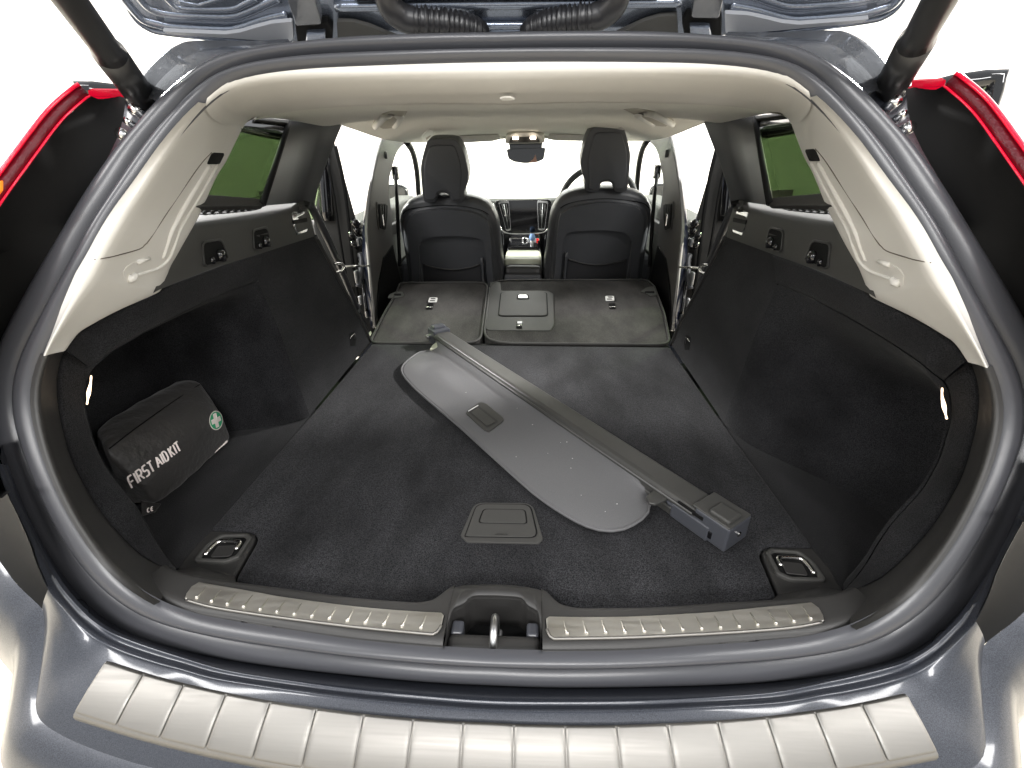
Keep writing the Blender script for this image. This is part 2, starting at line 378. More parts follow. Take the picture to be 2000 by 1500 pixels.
# ------------------------------------------------------------------ painted body round the lower opening, bumper
RUpx = [(3,905),(22,962),(46,1018),(70,1066),(92,1106),(118,1146),(140,1172),(170,1203),(210,1231),(262,1253),(347,1281),(432,1306),(528,1323),(689,1345),(860,1361),(990,1369)]
RGpx = [(-8,905),(14,962),(37,1010),(58,1058),(74,1104),(96,1152),(117,1181),(149,1217),(192,1252),(240,1275),(304,1296),(347,1307),(421,1327),(560,1348),(689,1365),(860,1381),(990,1389)]
RU = [PO(p, -.030) for p in RUpx]; RG = [PO(p, -.042) for p in RGpx]
RU[-1][0] = 0; RG[-1][0] = 0
i0 = int(np.argmin([abs(p[2] + .30) for p in S0[:HALF]]) if False else min(range(HALF), key=lambda i: abs(S0[i][2] - RU[0][2]) + (9 if S0[i][2] > -.2 else 0)))
S0low = [p + V(0, .010, -.014 * sstep(-.42, -.52, p[2])) for p in left_of(S0, i0, HALF)]
def full(P): return list(P) + mirror(P)[-2::-1]
sill = loft('rear_sill_panel', full(S0low), full(RU), 'paint', CAR, n=160, prof=[(0,-.002),(.1,-.001),(.3,.001),(.7,.002),(.9,.002),(1,-.001)], nrm=V(0,-.5,.86))
bump = part('rear_bumper')
loft('bumper_lip', full([p + V(0,.005,-.005) for p in RU]), full(RG), 'paint', bump, n=160, prof=[(0,0),(.12,.003),(.3,.001),(.5,-.004),(.68,-.002),(.86,.003),(1,.001)], nrm=V(0,-.6,.8))
# drain recesses in the sill panel
from mathutils.bvhtree import BVHTree as BT
def bvh_l(o): return BT.FromPolygons([Vector((v.co.x, v.co.y, v.co.z - ZC)) for v in o.data.vertices], [list(p.vertices) for p in o.data.polygons])
ts = bvh_l(sill)
def on_s(px, l):
    d = unit(ray(px)); h = ts.ray_cast(Vector(CC), Vector(d)); q = np.array(h[0]) if h[0] is not None else PO(px, -.02); return q - d*l
for s in (1, -1):
    for nm, sc_, l, m in (('drain_hole', 1.0, .0012, 'black'), ('drain_plug', .55, .0024, 'paint_in')):
        pts = []
        for a in np.linspace(0, 2 * math.pi, 20, endpoint=False):
            ca, sa = sc_*math.cos(a), sc_*math.sin(a)
            q = on_s((160 + (4 if sc_ < 1 else 0) + 13*ca + 9*sa, 1191 + (6 if sc_ < 1 else 0) - 5*ca + 20*sa), l); pts.append(V(q[0]*s, q[1], q[2]))
        obj(nm, pts + [np.mean(pts, 0)], [(i, (i+1) % 20, 20) for i in range(20)], m, sill, smooth=False, solid=.0008)
BCpx = [((85,1192),-.535),((88,1209),-.545),((87,1243),-.562),((80,1302),-.585),((71,1360),-.603),((70,1383),-.608),((77,1404),-.612),((98,1423),-.616),((140,1446),-.621),((187,1465),-.625),((233,1481),-.628),((289,1497),-.631),((420,1527),-.635),((600,1556),-.638),((800,1577),-.640),((990,1585),-.640)]
BC = [PZ(p, z) for p, z in BCpx]; BC[-1][0] = 0
BE = [PZ(p, z) for p, z in [((-150,900),-.430),((-90,975),-.452),((-40,1042),-.475),((0,1097),-.495),((32,1140),-.512),((66,1173),-.527)]]
RGb = resample(RG[5:], 60, 1); BCb = resample(BC, 60, 1)
btop = loft('bumper_top', full(RGb), full(BCb), 'paint', bump, n=150, prof=[(0,0),(.04,.002),(.25,.003),(.6,.004),(.9,.003),(1,0)], nrm=V(0,-.35,.93), smooth_in=0)
def out(P, d, dz):
    R = []
    for i, p in enumerate(P):
        n = unit(V(p[0], (p[1] - .85)*.75, 0))
        R.append(p + n * d + V(0, 0, dz))
    return R
BC1 = resample(BE + BC, 90, 1)
rows = [BC1, out(BC1,.012,-.004), out(BC1,.03,-.016), out(BC1,.05,-.05), out(BC1,.062,-.10), out(BC1,.062,-.16), out(BC1,.05,-.20), out(BC1,.03,-.23), out(BC1,.0,-.27), out(BC1,-.03,-.36)]
fullrows = [full(r) for r in rows]
grid('bumper_face', [[fullrows[r][i] for r in range(len(rows))] for i in range(len(fullrows[0]))], 'paint', bump)
# quarter corners between lamp and bumper: dark body side
for s in (1, -1):
    def SX(P): return [V(s*p[0], p[1], p[2]) for p in P]
    loft('quarter_corner', SX([PO((-18,850), -.042)] + RG[0:6]), SX(BE[1:] + [BC[0]]), 'black', CAR, n=30, prof=[(0,0),(.08,-.006),(.3,-.012),(.7,-.010),(.93,-.003),(1,0)], nrm=V(0,-1,.3))
# stainless step plate: a flat body with raised panels between grooves
plate_root = part('step_plate')
NT = 17
tb = bvh_l(btop)
def on_b(px, dflt):
    h = tb.ray_cast(Vector(CC), Vector(unit(ray(px)))); return np.array(h[0]) if h[0] is not None else PZ(px, dflt)
pt_t = [on_b(p, -.593) for p in [(215,1295),(330,1330),(500,1367),(700,1396),(860,1410),(990,1416)]]
pt_b = [on_b(p, -.625) for p in [(150,1403),(300,1449),(500,1495),(700,1526),(860,1540),(990,1545)]]
pt_t[-1][0] = pt_b[-1][0] = 0
T_ = resample(full(resample(pt_t, 40, 1)), 341); B_ = resample(full(resample(pt_b, 40, 1)), 341)
NU = unit(V(0, -.35, .93))
loft('plate_base', T_, B_, 'steel', plate_root, n=160, prof=[(-.03,-.004),(-.015,.0065),(.02,.0085),(.5,.0095),(.95,.0085),(1.0,.006),(1.03,.001),(1.04,-.006)], nrm=NU, smooth_in=0)
def along(C, t): i = t * (len(C) - 1); k = min(int(i), len(C) - 2); return lerp(C[k], C[k+1], i - k)
for k in range(NT):
    a, b = (k + .012) / NT, (k + .988) / NT
    rowsP = []; ns = 11
    for u, h in [(.005,.0078),(.012,.0100),(.05,.0112),(.5,.0122),(.88,.0114),(.915,.0104),(.925,.0075)]:
        r = []
        for j in range(ns):
            q = [0, .02, .05, .12, .3, .5, .7, .88, .95, .98, 1][j]
            tap = .12 if u < .008 or u > .92 else .05 if u < .02 or u > .9 else 0
            q = q + (.5 - q) * tap; t = a + (b - a) * q
            r.append(lerp(along(T_, t), along(B_, t), u) + NU * (h - (.0012 if j in (0, ns-1) else .0004 if j in (1, ns-2) else 0)))
        rowsP.append(r)
    grid('raised_panel', rowsP, 'steel', plate_root)

# ------------------------------------------------------------------ tail lamps, gutter with bolts, roof corner
for s in (1, -1):
    def SX(P): return [V(s*p[0], p[1], p[2]) for p in P]
    inn_px = [(246,191),(241,230),(231,265),(212,305),(186,350),(160,392),(120,460),(75,535),(40,598),(10,655),(-10,715),(-18,780),(-16,840),(-4,890),(10,925),(22,958)]
    out_px = [((243,188),.714),((177,188),.660),((165,196),.648),((120,238),.62),((60,318),.575),((0,402),.53),((-70,510),.47),((-130,620),.43),((-165,720),.405),((-175,800),.395),((-160,870),.39),((-120,930),.385),((-60,960),.385),((0,975),.39),((14,968),.395),((22,958),.40)]
    A = [PO(p, .016) for p in inn_px]; B = [PY(p, y) for p, y in out_px]
    lamp = part('tail_lamp')
    loft('lamp_housing', SX(A), SX(B), 'black', lamp, n=60, rows=8, prof=[(0,.0),(.2,.004),(.5,.006),(.9,.003),(1,0)], nrm=V(-s*.9,-.3,.1), smooth_in=0)
    ed = resample(B[1:10], 50, 1)
    # lens: bright inner rim, dark red body, bright outer rim (all with real depth)
    def strip(name, off0, off1, m, lift):
        P = []
        for i, p in enumerate(ed):
            t = unit(ed[min(i+1, 49)] - ed[max(i-1, 0)]); o_ = unit(np.cross(t, unit(p - CC)))
            if o_[0] > 0: o_ = -o_
            back = unit(p - CC)
            P.append(SX([p + o_*off0 + back*.012, p + o_*off0 - back*lift, p + o_*(off0*.6+off1*.4) - back*(lift+.003), p + o_*off1 - back*lift, p + o_*off1 + back*.03]))
        grid(name, P, m, lamp)
    strip('lens_rim', -.0005, .0018, 'red', .0015); strip('lens_core', .0018, .0125, 'red_d', .000); strip('lens_edge', .0125, .0165, 'red', .0015)
    capA = resample([B[0], B[1]], 10)
    P = [SX([p + V(0,.01,-.002), p + V(0,-.002,.001), p + V(0,-.001,.006), p + V(0,.006,.009), p + V(0,.02,.008)]) for p in capA]
    grid('lens_top', P, 'red', lamp)
    am = [PY(q, .52) for q in [(0,352),(-30,392),(-60,436),(-40,428),(0,372)]]
    plate('amber_strip', SX([p - unit(p-CC)*.012 for p in am]), .004, 'amber', lamp, bevel=.001)
    # gutter between seal and lamp
    g0 = [PO(p, .014) for p in [(330,192),(300,226),(262,272),(222,322),(180,384),(140,450)]]
    g1 = [PO(p, .030) for p in [(258,176),(242,205),(234,236),(218,285),(160,382),(112,468)]]
    gut = loft('body_gutter', SX(g0), SX(g1), 'paint', CAR, n=30, rows=5, prof=[(0,0),(.3,.01),(.7,.012),(1,0)], nrm=V(s*.3,.8,-.3))
    for q, rr in (((263,214),.0075),((250,238),.005),((238,262),.0085)):
        c = PO(q, .018); path = [V(s*c[0], c[1]+.012, c[2]-.006), V(s*c[0], c[1]-.004, c[2]+.002)]
        tube('bolt', path, [rr, rr*.8], 'chrome', gut, n=10)
    # roof corner behind the seal
    top = [PY(p, y) for p, y in [((258,192),.735),((262,165),.74),((282,130),.75),((310,102),.76),((340,85),.77),((365,79),.78),((420,84),.79),((480,90),.79),((560,90),.79)]]
    bot = [PO(p, .010) for p in [(328,206),(340,195),(356,180),(382,162),(404,144),(428,129),(480,113),(532,104),(592,95)]]
    loft('roof_corner', SX(top), SX(bot), 'film', CAR, n=40, prof=[(0,-.02),(.06,0),(.2,.006),(.38,.012),(.5,.002),(.62,.008),(.8,.004),(1,0)], nrm=V(0,-.8,.6))
    # struts
    st = part('tailgate_strut')
    a, c = PX((284,200), -.497), PY((137,0), .56)
    b = lerp(a, c, .57); c = lerp(a, c, 2.6)
    tube('strut_tube', SX([a + (a-b)*.05, lerp(a, b, .55), b]), .0182, 'strut', st, n=20)
    tube('strut_collar', SX([lerp(a,b,-.16), lerp(a,b,.02), lerp(a,b,.12)]), [.0215,.0205,.0192], 'strut', st, n=20)
    tube('strut_rod', SX([b, lerp(b, c, .03), c]), [.0182,.0152,.0152], 'strut', st, n=20)
# outer body sides and roof skin (seen through gaps, and from beside)
for s in (1, -1):
    P = []
    for y, x0 in [(.50,.70),(.62,.79),(.8,.84),(1.1,.87),(1.38,.88)]:
        P.append([V(s*x0*.80, y, -.10), V(s*x0*.95, y, -.13), V(s*x0, y, -.25), V(s*x0*1.02, y, -.5), V(s*x0, y, -.75), V(s*x0*.9, y, -.85), V(s*.5, y, -.86), V(0, y, -.86)])
    grid('quarter_panel', P, 'paint', CAR)
P = []
for y, z, w in [(.86,.150,.44),(1.1,.165,.52),(1.6,.175,.57),(2.1,.165,.57),(2.5,.135,.56)]:
    P.append([V(x, y, z - .07*abs(x/w)**4) for x in np.linspace(-w, w, 17)])
grid('roof_skin', P, 'paint', CAR)
for s in (1, -1):   # wheels carry the car
    for wy in (1.33, 4.15):
        w = part('wheel')
        cyl, f_ = tube_mesh([V(s*.79, wy, GZ+.335), V(s*.81, wy, GZ+.335), V(s*.95, wy, GZ+.335), V(s*.97, wy, GZ+.335)], [.30,.335,.335,.30], 36)
        obj('tyre', cyl, f_, 'rubber', w)
        cyl, f_ = tube_mesh([V(s*.952, wy, GZ+.335), V(s*.976, wy, GZ+.335)], [.235,.225], 30); obj('rim', cyl, f_, 'zinc', w)
from mathutils.bvhtree import BVHTree
def bvh(*objs):
    vs, fs = [], []
    for o in objs:
        b = len(vs); me = o.data
        vs += [Vector((v.co.x, v.co.y, v.co.z - ZC)) for v in me.vertices]; fs += [[b + i for i in p.vertices] for p in me.polygons]
    return BVHTree.FromPolygons(vs, fs)
def hit(tree, p, lift=0.0, dflt=None):
    d = unit(ray(p)); h = tree.ray_cast(Vector(CC), Vector(d))
    if h[0] is None: return dflt
    q = np.array(h[0]); return q - d * lift
def sidx(px):        # index on the S2 loop (left half) nearest to a pixel
    q = PO(px); return min(range(HALF + 1), key=lambda i: np.linalg.norm(S2[i] - q))

# ------------------------------------------------------------------ side linings of the load bay
L1 = [PO(p, d) for p, d in [((127,684),.052),((117,712),.05),((112,740),.05),((112,768),.05),((115,800),.05),((123,840),.05),((133,878),.05),((144,908),.05),((160,940),.05),((184,982),.05),((208,1015),.05),((240,1052),.055),((270,1080),.06),((299,1098),.07),((325,1110),.075)]]
L2 = [PO(p, .095) for p in [(178,722),(170,739),(166,770),(168,800),(176,832),(184,862),(197,891),(213,920),(240,955),(264,985),(286,1020),(308,1060),(328,1090),(346,1112)]]
ti = sidx((93,684)); bi = sidx((315,1181))
seg = [S2[i] + V(0,-.001,0) for i in range(ti, bi + 1)]
lip = loft('opening_lip', seg, resample(L1, 60, 1), 'plastic', CAR, n=130, smooth_in=0, prof=[(-.12,-.010),(-.03,-.003),(.03,.002),(.12,.007),(.24,.008),(.36,.005),(.6,.002),(.93,.002),(1,-.003)], nrm=V(.8,-.55,.1), sym=True)
loft('rear_carpet_return', L1, L2, 'carpet', CAR, n=50, prof=[(0,-.004),(.06,.003),(.2,.004),(.8,.002),(.95,-.001),(1,-.006)], nrm=V(.8,-.55,.1), sym=True)
xs = lambda a, b, n: np.linspace(a, b, n)
BEI = [PX(p, x) for p, x in zip([(127,684),(150,653),(171,638),(231,606),(307,572),(318,561)], [-.574,-.568,-.563,-.550,-.528,-.524])]
GRY = [PX(p, -.520) for p in [(318,561),(371,540),(425,520),(515,492),(612,461)]]
TOPR = [PX(p, x) for p, x in zip([(178,722),(200,703),(224,685),(301,640),(378,601),(448,570),(476,560),(504,550)], [-.566,-.562,-.558,-.55,-.542,-.534,-.53,-.522])]
TOPR[0] = L2[0]
U1 = BEI + [PX(p, -.520) for p in [(371,540),(425,520),(470,506),(512,493)]]
upper = loft('upper_carpet_band', U1, TOPR, 'carpet', CAR, n=60, prof=[(0,-.008),(.05,.003),(.15,.005),(.8,.004),(.95,.001),(1,-.008)], nrm=V(.85,-.4,.3), sym=True)
CRE = [PX(p, x) for p, x in zip([(605,811),(592,775),(574,727),(546,647),(522,592),(504,550)], [-.50,-.502,-.505,-.512,-.518,-.522])]
# wheel-house and side bin: a patch between the rim and the crease, pushed outwards
def coons(L, Rr, B, T, nu, nv):
    L = resample(L, nv, 1); Rr = resample(Rr, nv, 1); B = resample(B, nu, 1); T = resample(T, nu, 1); P = []
    for i in range(nu):
        u = i / (nu - 1); r = []
        for j in range(nv):
            v = j / (nv - 1)
            r.append((1-u)*L[j] + u*Rr[j] + (1-v)*B[i] + v*T[i] - ((1-u)*(1-v)*L[0] + u*(1-v)*Rr[0] + (1-u)*v*L[-1] + u*v*Rr[-1]))
        P.append(r)
    return P
Lb = L2[::-1]
Bb = [Lb[0], lerp(Lb[0], CRE[0], .33), lerp(Lb[0], CRE[0], .66), CRE[0]]
P = coons(Lb, CRE, Bb, TOPR, 46, 34); PR = [list(r) for r in P]
for i in range(46):
    u = i / 45
    for j in range(34):
        v = j / 33
        g = sstep(0, .14, u) * (1 - sstep(.70, 1.0, u)); h = 1 - sstep(.80, 1.0, v)
        P[i][j] = P[i][j] + V(-.245 * g * h, .02 * g * h, -.03 * g * (1 - sstep(0, .12, v)))
        g2 = sstep(0, .22, u) * (1 - sstep(.28, 1.0, u)); h2 = 1 - sstep(.62, 1.0, v)
        PR[i][j] = PR[i][j] + V(-.16 * g2 * h2, .02 * g2 * h2, -.03 * g2 * (1 - sstep(0, .12, v)))
binp = grid('side_bin_lining', P, 'carpet', CAR)
grid('side_bin_lining', [mirror(r) for r in PR], 'carpet', CAR)
# bin floor
bf = [V(-.485, .50, -.580), V(-.485, 1.0, -.580), V(-.60, .98, -.580), V(-.76, .92, -.580), V(-.78, .66, -.580), V(-.70, .54, -.580), V(-.57, .48, -.580)]
plate('bin_floor', bf, .02, 'carpet', CAR, bevel=0, sym=True, nrm=V(0, 0, 1))
FE = [PX(p, x) for p, x in zip([(722,668),(706,632),(690,602),(660,548),(636,504),(612,461)], [-.50,-.503,-.506,-.512,-.517,-.52])]
CREx = CRE + [PX((512,493), -.520)]
side = loft('side_carpet_panel', CREx, FE, 'carpet', CAR, n=30, rows=12, sym=True)
loft('panel_front_edge', FE, [p + V(-.22, .02, 0) for p in FE], 'black', CAR, n=20, rows=4, sym=True)  # unseen front face of the side panel, added to block light
tube('panel_piping', resample([p + V(.003, .004, 0) for p in FE], 30, 1), .0045, 'plastic', CAR, n=8, sym=True)

tsd = bvh(side[0])
for s in (1, -1):
    def S(L): return [V(p[0]*s, p[1], p[2]) for p in L]
    lo = part('side_lashing_loop')
    plate('loop_pocket', S([hit(tsd, q, .001, PX(q, -.5)) for q in [(682,652),(692,646),(696,662),(694,676),(684,676)]]), .003, 'black', lo, bevel=0)
    tube('loop_wire', S([hit(tsd, q, .003, PX(q, -.5)) for q in [(684,660),(692,651),(693,664)]]), .0022, 'chrome', lo, n=6)
# grey shelf trim: upright face, rolled edge, top
def shelf_pt(px, x): return PX(px, x)
FOLD = [PX(p, x) for p, x in zip([(340,449),(372,443),(470,428),(570,411),(600,404)], [-.528,-.527,-.527,-.528,-.53])]
GR2 = [PX(p, -.5195) for p in [(300,570),(318,561),(425,520),(515,492),(612,461)]]
BACK = [PX(p, x) for p, x in zip([(360,405),(398,402),(472,399),(540,396),(604,393)], [-.655,-.66,-.665,-.66,-.60])]
ng = 40
A_, B2, C2 = resample(GR2, ng, 1), resample(FOLD, ng, 1), resample(BACK, ng, 1)
P = [[lerp(A_[i], B2[i], t) + V(.004*math.sin(t*3.14), 0, 0) for t in (-.02, .0, .25, .5, .75, .9)] + [lerp(B2[i], A_[i], .04) + V(.001, 0, 0), B2[i] + V(-.004, 0, .0035), B2[i] + V(-.012, 0, .006)] + [lerp(B2[i], C2[i], t) + V(0, 0, .006*(1-t)) for t in (.2, .5, .8, 1)] + [C2[i] + V(-.02, 0, -.03)] for i in range(ng)]
shelf = grid('shelf_trim', P, 'plastic_g', CAR, sym=True)
tsh = bvh(shelf[0])
def on_shelf(px, lift=.0): return hit(tsh, px, lift, PX(px, -.52))
# bag hooks: frame, dark pocket, two prongs
def hook(outp, s, par):
    o = rounded([on_shelf(q, .002) for q in outp], .3, 5); i_ = inset(o, .86)
    q1 = [V(s*-p[0] if s < 0 else p[0], p[1], p[2]) for p in o]
    def S(L): return [V(p[0]*(1 if s > 0 else -1), p[1], p[2]) for p in L]
    h = part('bag_hook')
    ring('hook_frame', S([p + V(.002,0,0) for p in o]), S([p + V(.002,0,0) for p in i_]), .008, 'plastic', h, nrm=V(s, -.25, .1), bevel=.001)
    plate('hook_pocket', S([p + V(.0004, 0, 0) for p in inset(o, .88)]), .004, 'black', h, bevel=0, nrm=V(s, -.25, .1))
    c = np.array(i_).mean(0); dn = V(0, 0, -1); ax = unit(np.array(o[0]) - c)
    hgt = max(p[2] for p in o) - min(p[2] for p in o); wid = max(p[1] for p in o) - min(p[1] for p in o)
    for off, w in ((-.20, .075), (.22, .13)):
        a = c + V(-.001, off*wid*.8, -.26*hgt); b = c + V(.001, off*wid*.8, (.0 if off < 0 else .20)*hgt)
        tube('hook_prong', S([a, lerp(a, b, .5) + V(.001, 0, 0), lerp(a, b, .85), b]), [w*wid, w*wid*.95, w*wid*.8, w*wid*.35], 'gloss', h, n=12)
for s in (1, -1):
    hook([(391,471),(433,465),(448,503),(442,507),(402,521),(396,518)], s, None)
    hook([(491,448),(522,441),(531,478),(526,482),(499,490),(494,486)], s, None)
    def S(L): return [V(p[0]*(1 if s > 0 else -1), p[1], p[2]) for p in L]
    rc = part('cover_receiver')
    o = rounded([on_shelf(q, .002) for q in [(569,414),(594,410),(602,452),(580,460),(574,444)]], .2, 5)
    plate('receiver_pocket', S(o), .006, 'gloss', rc, bevel=.001, nrm=V(s, -.25, .1))
    plate('receiver_bar', S([on_shelf(q, .006) for q in [(572,430),(600,425),(601,433),(574,438)]]), .004, 'black', rc, bevel=.001, nrm=V(s, -.25, .1))
    cap = [on_shelf(q, .003) for q in [(577,399),(593,395),(602,400),(598,411),(588,416),(583,413)]]
    plate('receiver_cap', S(rounded([p + V(.008,-.004,.006) for p in cap], .25, 4)), .012, 'plastic_g', rc, bevel=.003, nrm=V(s*.7, -.5, .5))
    # loudspeaker grille let into the shelf top
    gl = part('speaker_grille')
    g = [on_shelf(q, .001) for q in [(384,411),(400,407),(480,404),(511,406),(497,411),(440,417),(388,420)]]
    plate('grille_recess', S([p + V(0, 0, .0012) for p in rounded(g, .3, 4)]), .004, 'black', gl, bevel=0, nrm=V(0, 0, 1))
    for k in range(7):
        t = .08 + k * .13
        a, b = lerp(g[1], g[3], t), lerp(g[6], g[4], t)
        tube('grille_bar', S([lerp(a, b, .0) + V(0, 0, .003), lerp(a, b, 1.0) + V(0, 0, .003)]), .0022, 'plastic_g', gl, n=6)
    for t in (.35, .68):
        tube('grille_bar', S([lerp(g[1], g[6], t) + V(0, 0, .003), lerp(g[3], g[4], t) + V(0, 0, .003)]), .0018, 'plastic_g', gl, n=6)

# ------------------------------------------------------------------ beige D-pillar trims, header trim, headliner
t0 = sidx((404,200))
segD = [S2[i] + V(0, -.002, 0) for i in range(t0, ti + 1)]
INN = [V(-.467,.894,.039), V(-.460,.845,.012), V(-.459,.815,-.008), V(-.460,.785,-.027), V(-.463,.762,-.047), V(-.471,.747,-.069), V(-.480,.733,-.090)] + [PX(p, x) for p, x in zip([(363,468),(345,500),(333,521),(324,545),(318,561)], [-.486,-.50,-.508,-.518,-.523])] + [p + V(.002, -.002, 0) for p in BEI[::-1][1:]]
INN = resample(INN, 90, 1)
pil = loft('pillar_trim', segD, INN, 'beige', CAR, n=150, smooth_in=0, prof=[(-.10,-.012),(-.03,-.004),(.01,.002),(.05,.008),(.12,.011),(.19,.0105),(.27,.007),(.5,.003),(.8,.003),(.94,.003),(.985,.0),(1,-.008)], nrm=V(.62,-.75,.15), sym=True)
tp = bvh(pil[0])
def on_pil(px, lift=0.0): return hit(tp, px, lift, PX(px, -.48))
def both_pillars(fn):
    for s, root in ((1, pil[0]), (-1, pil[1])): fn(lambda L: [V(p[0]*s, p[1], p[2]) for p in L], root)
def deco(S, root):
    gap = resample([on_pil(p, .0004) for p in [(184,507),(205,504),(225,500),(271,487),(283,478),(292,468),(327,415),(367,356),(395,317),(413,298)]], 70, 1)
    tube('seam_line', S(gap), .0007, 'seam', root, n=6)
    plate('belt_slot', S(rounded([on_pil(p, .0015) for p in [(413,301),(418,298),(437,299),(438,303),(430,319),(427,321),(404,321)]], .25, 4)), .003, 'black', root, bevel=0)
    ch = resample([on_pil(p, .0) for p in [(409,324),(398,340),(372,383),(345,432),(333,458),(325,486),(318,505)]], 40, 1)
    tube('guide_rib', S(ch), [.002 + .0022*math.sin(t*3.0) for t in np.linspace(.2,1,40)], 'beige', root, n=8)
    ch = resample([on_pil(p, .0) for p in [(425,322),(400,366),(368,420),(352,448),(340,482),(330,505),(312,522),(285,532),(268,537)]], 50, 1)
    tube('guide_rib', S(ch), .0026, 'beige', root, n=8)
    # moulded luggage hook
    hk = [on_pil(p, .001) for p in [(241,531),(248,520),(262,512),(280,507),(295,503),(293,510),(281,521),(266,526),(270,540),(262,547),(244,548)]]
    plate('hook_recess', S([p + unit(CC-p)*.0 for p in hk]), .003, 'beige', root, bevel=0)
    a, b = on_pil((256,526), .006), on_pil((262,541), .010)
    tube('hook_stub', S([on_pil((250,544), .0), on_pil((262,543), .004), on_pil((266,534), .004)]), [.006,.005,.003], 'beige', root, n=10)
    tube('hook_stub', S([on_pil((268,512), .001), on_pil((292,505), .001)]), [.0035,.0025], 'beige', root, n=8)
both_pillars(deco)
H1 = [V(-.467,.894,.039)] + [PY(p, y) for p, y in [((478,243),.90),((495,233),.92),((530,226),.90),((570,219),.87),((620,214),.83),((700,209),.79),((850,206),.76),((990,207),.75)]]
H1[-1][0] = 0
segH = [S2[i] + V(0, .000, 0) for i in range(t0, -1, -1)]
segH[-1][0] = 0
hd = loft('header_trim', full(segH), full(H1), 'beige', CAR, n=220, smooth_in=0, prof=[(-.03,-.010),(.0,-.001),(.04,.006),(.10,.011),(.2,.015),(.34,.017),(.46,.0165),(.54,.0145),(.62,.011),(.75,.006),(.9,.001),(1,-.003)], nrm=V(0,-.85,-.53))
EDGE = [V(-.462,.885,.037), V(-.50,1.0,.060), V(-.530,1.12,.070), V(-.541,1.236,.073), V(-.530,1.42,.068), V(-.548,1.50,.079), V(-.562,1.56,.084), V(-.562,1.75,.072), V(-.562,1.95,.058), V(-.565,2.15,.050), V(-.55,2.4,.046), V(-.50,2.60,.050)]
EDGE = resample(EDGE, 44, 1)
zc = lambda y: float(np.interp(y, [.74,.9,1.2,1.5,1.75,2.0,2.2,2.4,2.55,2.7], [.058,.069,.084,.094,.100,.099,.092,.080,.072,.070]))
P = []
for k, e in enumerate(EDGE):
    r = []
    for t in np.linspace(-1, 1, 25):
        yy = e[1] - .10*(1-abs(t)**1.6)*max(0, 1-k/8); z0 = zc(yy)
        r.append(V(e[0]*-t if False else -e[0]*t, yy, z0 + (e[2] - z0) * abs(t)**3.2))
    P.append(r)
H1f = np.array(full(H1)); o_ = np.argsort(H1f[:, 0]); H1f = H1f[o_]
row0 = []
for t in np.linspace(-1, 1, 25):
    x = -EDGE[0][0] * t; row0.append(V(x, np.interp(x, H1f[:, 0], H1f[:, 1]) - .006, np.interp(x, H1f[:, 0], H1f[:, 2]) + .0015))
rowm = [lerp(a, b, .5) + V(0, 0, .004) for a, b in zip(row0, P[3])]
P = [row0, rowm] + P[3:]
head = grid('headliner', P, 'liner', CAR)
th = bvh(head)
# grab handles and clip hooks on the headliner, small clip in the middle
for s in (1, -1):
    def S(L): return [V(p[0]*s, p[1], p[2]) for p in L]
    def hh(px, l=0.0): return hit(th, px, l, PZ(px, .09))
    g = part('grab_handle')
    base = rounded([hh(q, .002) for q in [(728,243),(742,226),(765,216),(797,217),(788,232),(770,250),(748,252)]], .25, 4)
    plate('handle_base', S(base), .006, mat('beige_mid', (.40,.37,.31), .7), g, bevel=.002)
    pth = [hh((733,247), .004), hh((748,229), .016), hh((760,222), .024), hh((776,223), .026), hh((781,229), .022), hh((771,246), .004)]
    tube('handle_grip', S(resample(pth, 24, 1)), .0105, 'beige', g, n=10)
    plate('handle_pocket', S(rounded([hh(q, .006) for q in [(752,240),(766,228),(773,230),(766,245),(756,248)]], .2, 3)), .002, 'plastic_g', g, bevel=0)
    c = part('coat_clip')
    plate('clip_base', S(rounded([hh(q, .012) for q in [(823,266),(838,251),(848,256),(847,266),(835,277),(827,277)]], .2, 3)), .02, 'beige', c, bevel=.003)
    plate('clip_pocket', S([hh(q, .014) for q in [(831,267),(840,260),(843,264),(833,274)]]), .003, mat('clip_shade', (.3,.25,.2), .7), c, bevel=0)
cl = [hit(th, q, .001, PZ(q, .09)) for q in [(976,193),(984,190),(998,190),(1006,194),(1003,197),(980,197)]]
plate('ceiling_clip', [PL(q, (0,.70,.062), (0,-.5,-.86)) - unit(ray(q))*.02 for q in [(976,193),(984,190),(998,190),(1006,194),(1003,197),(980,197)]], .002, 'beige', hd, bevel=.0008)

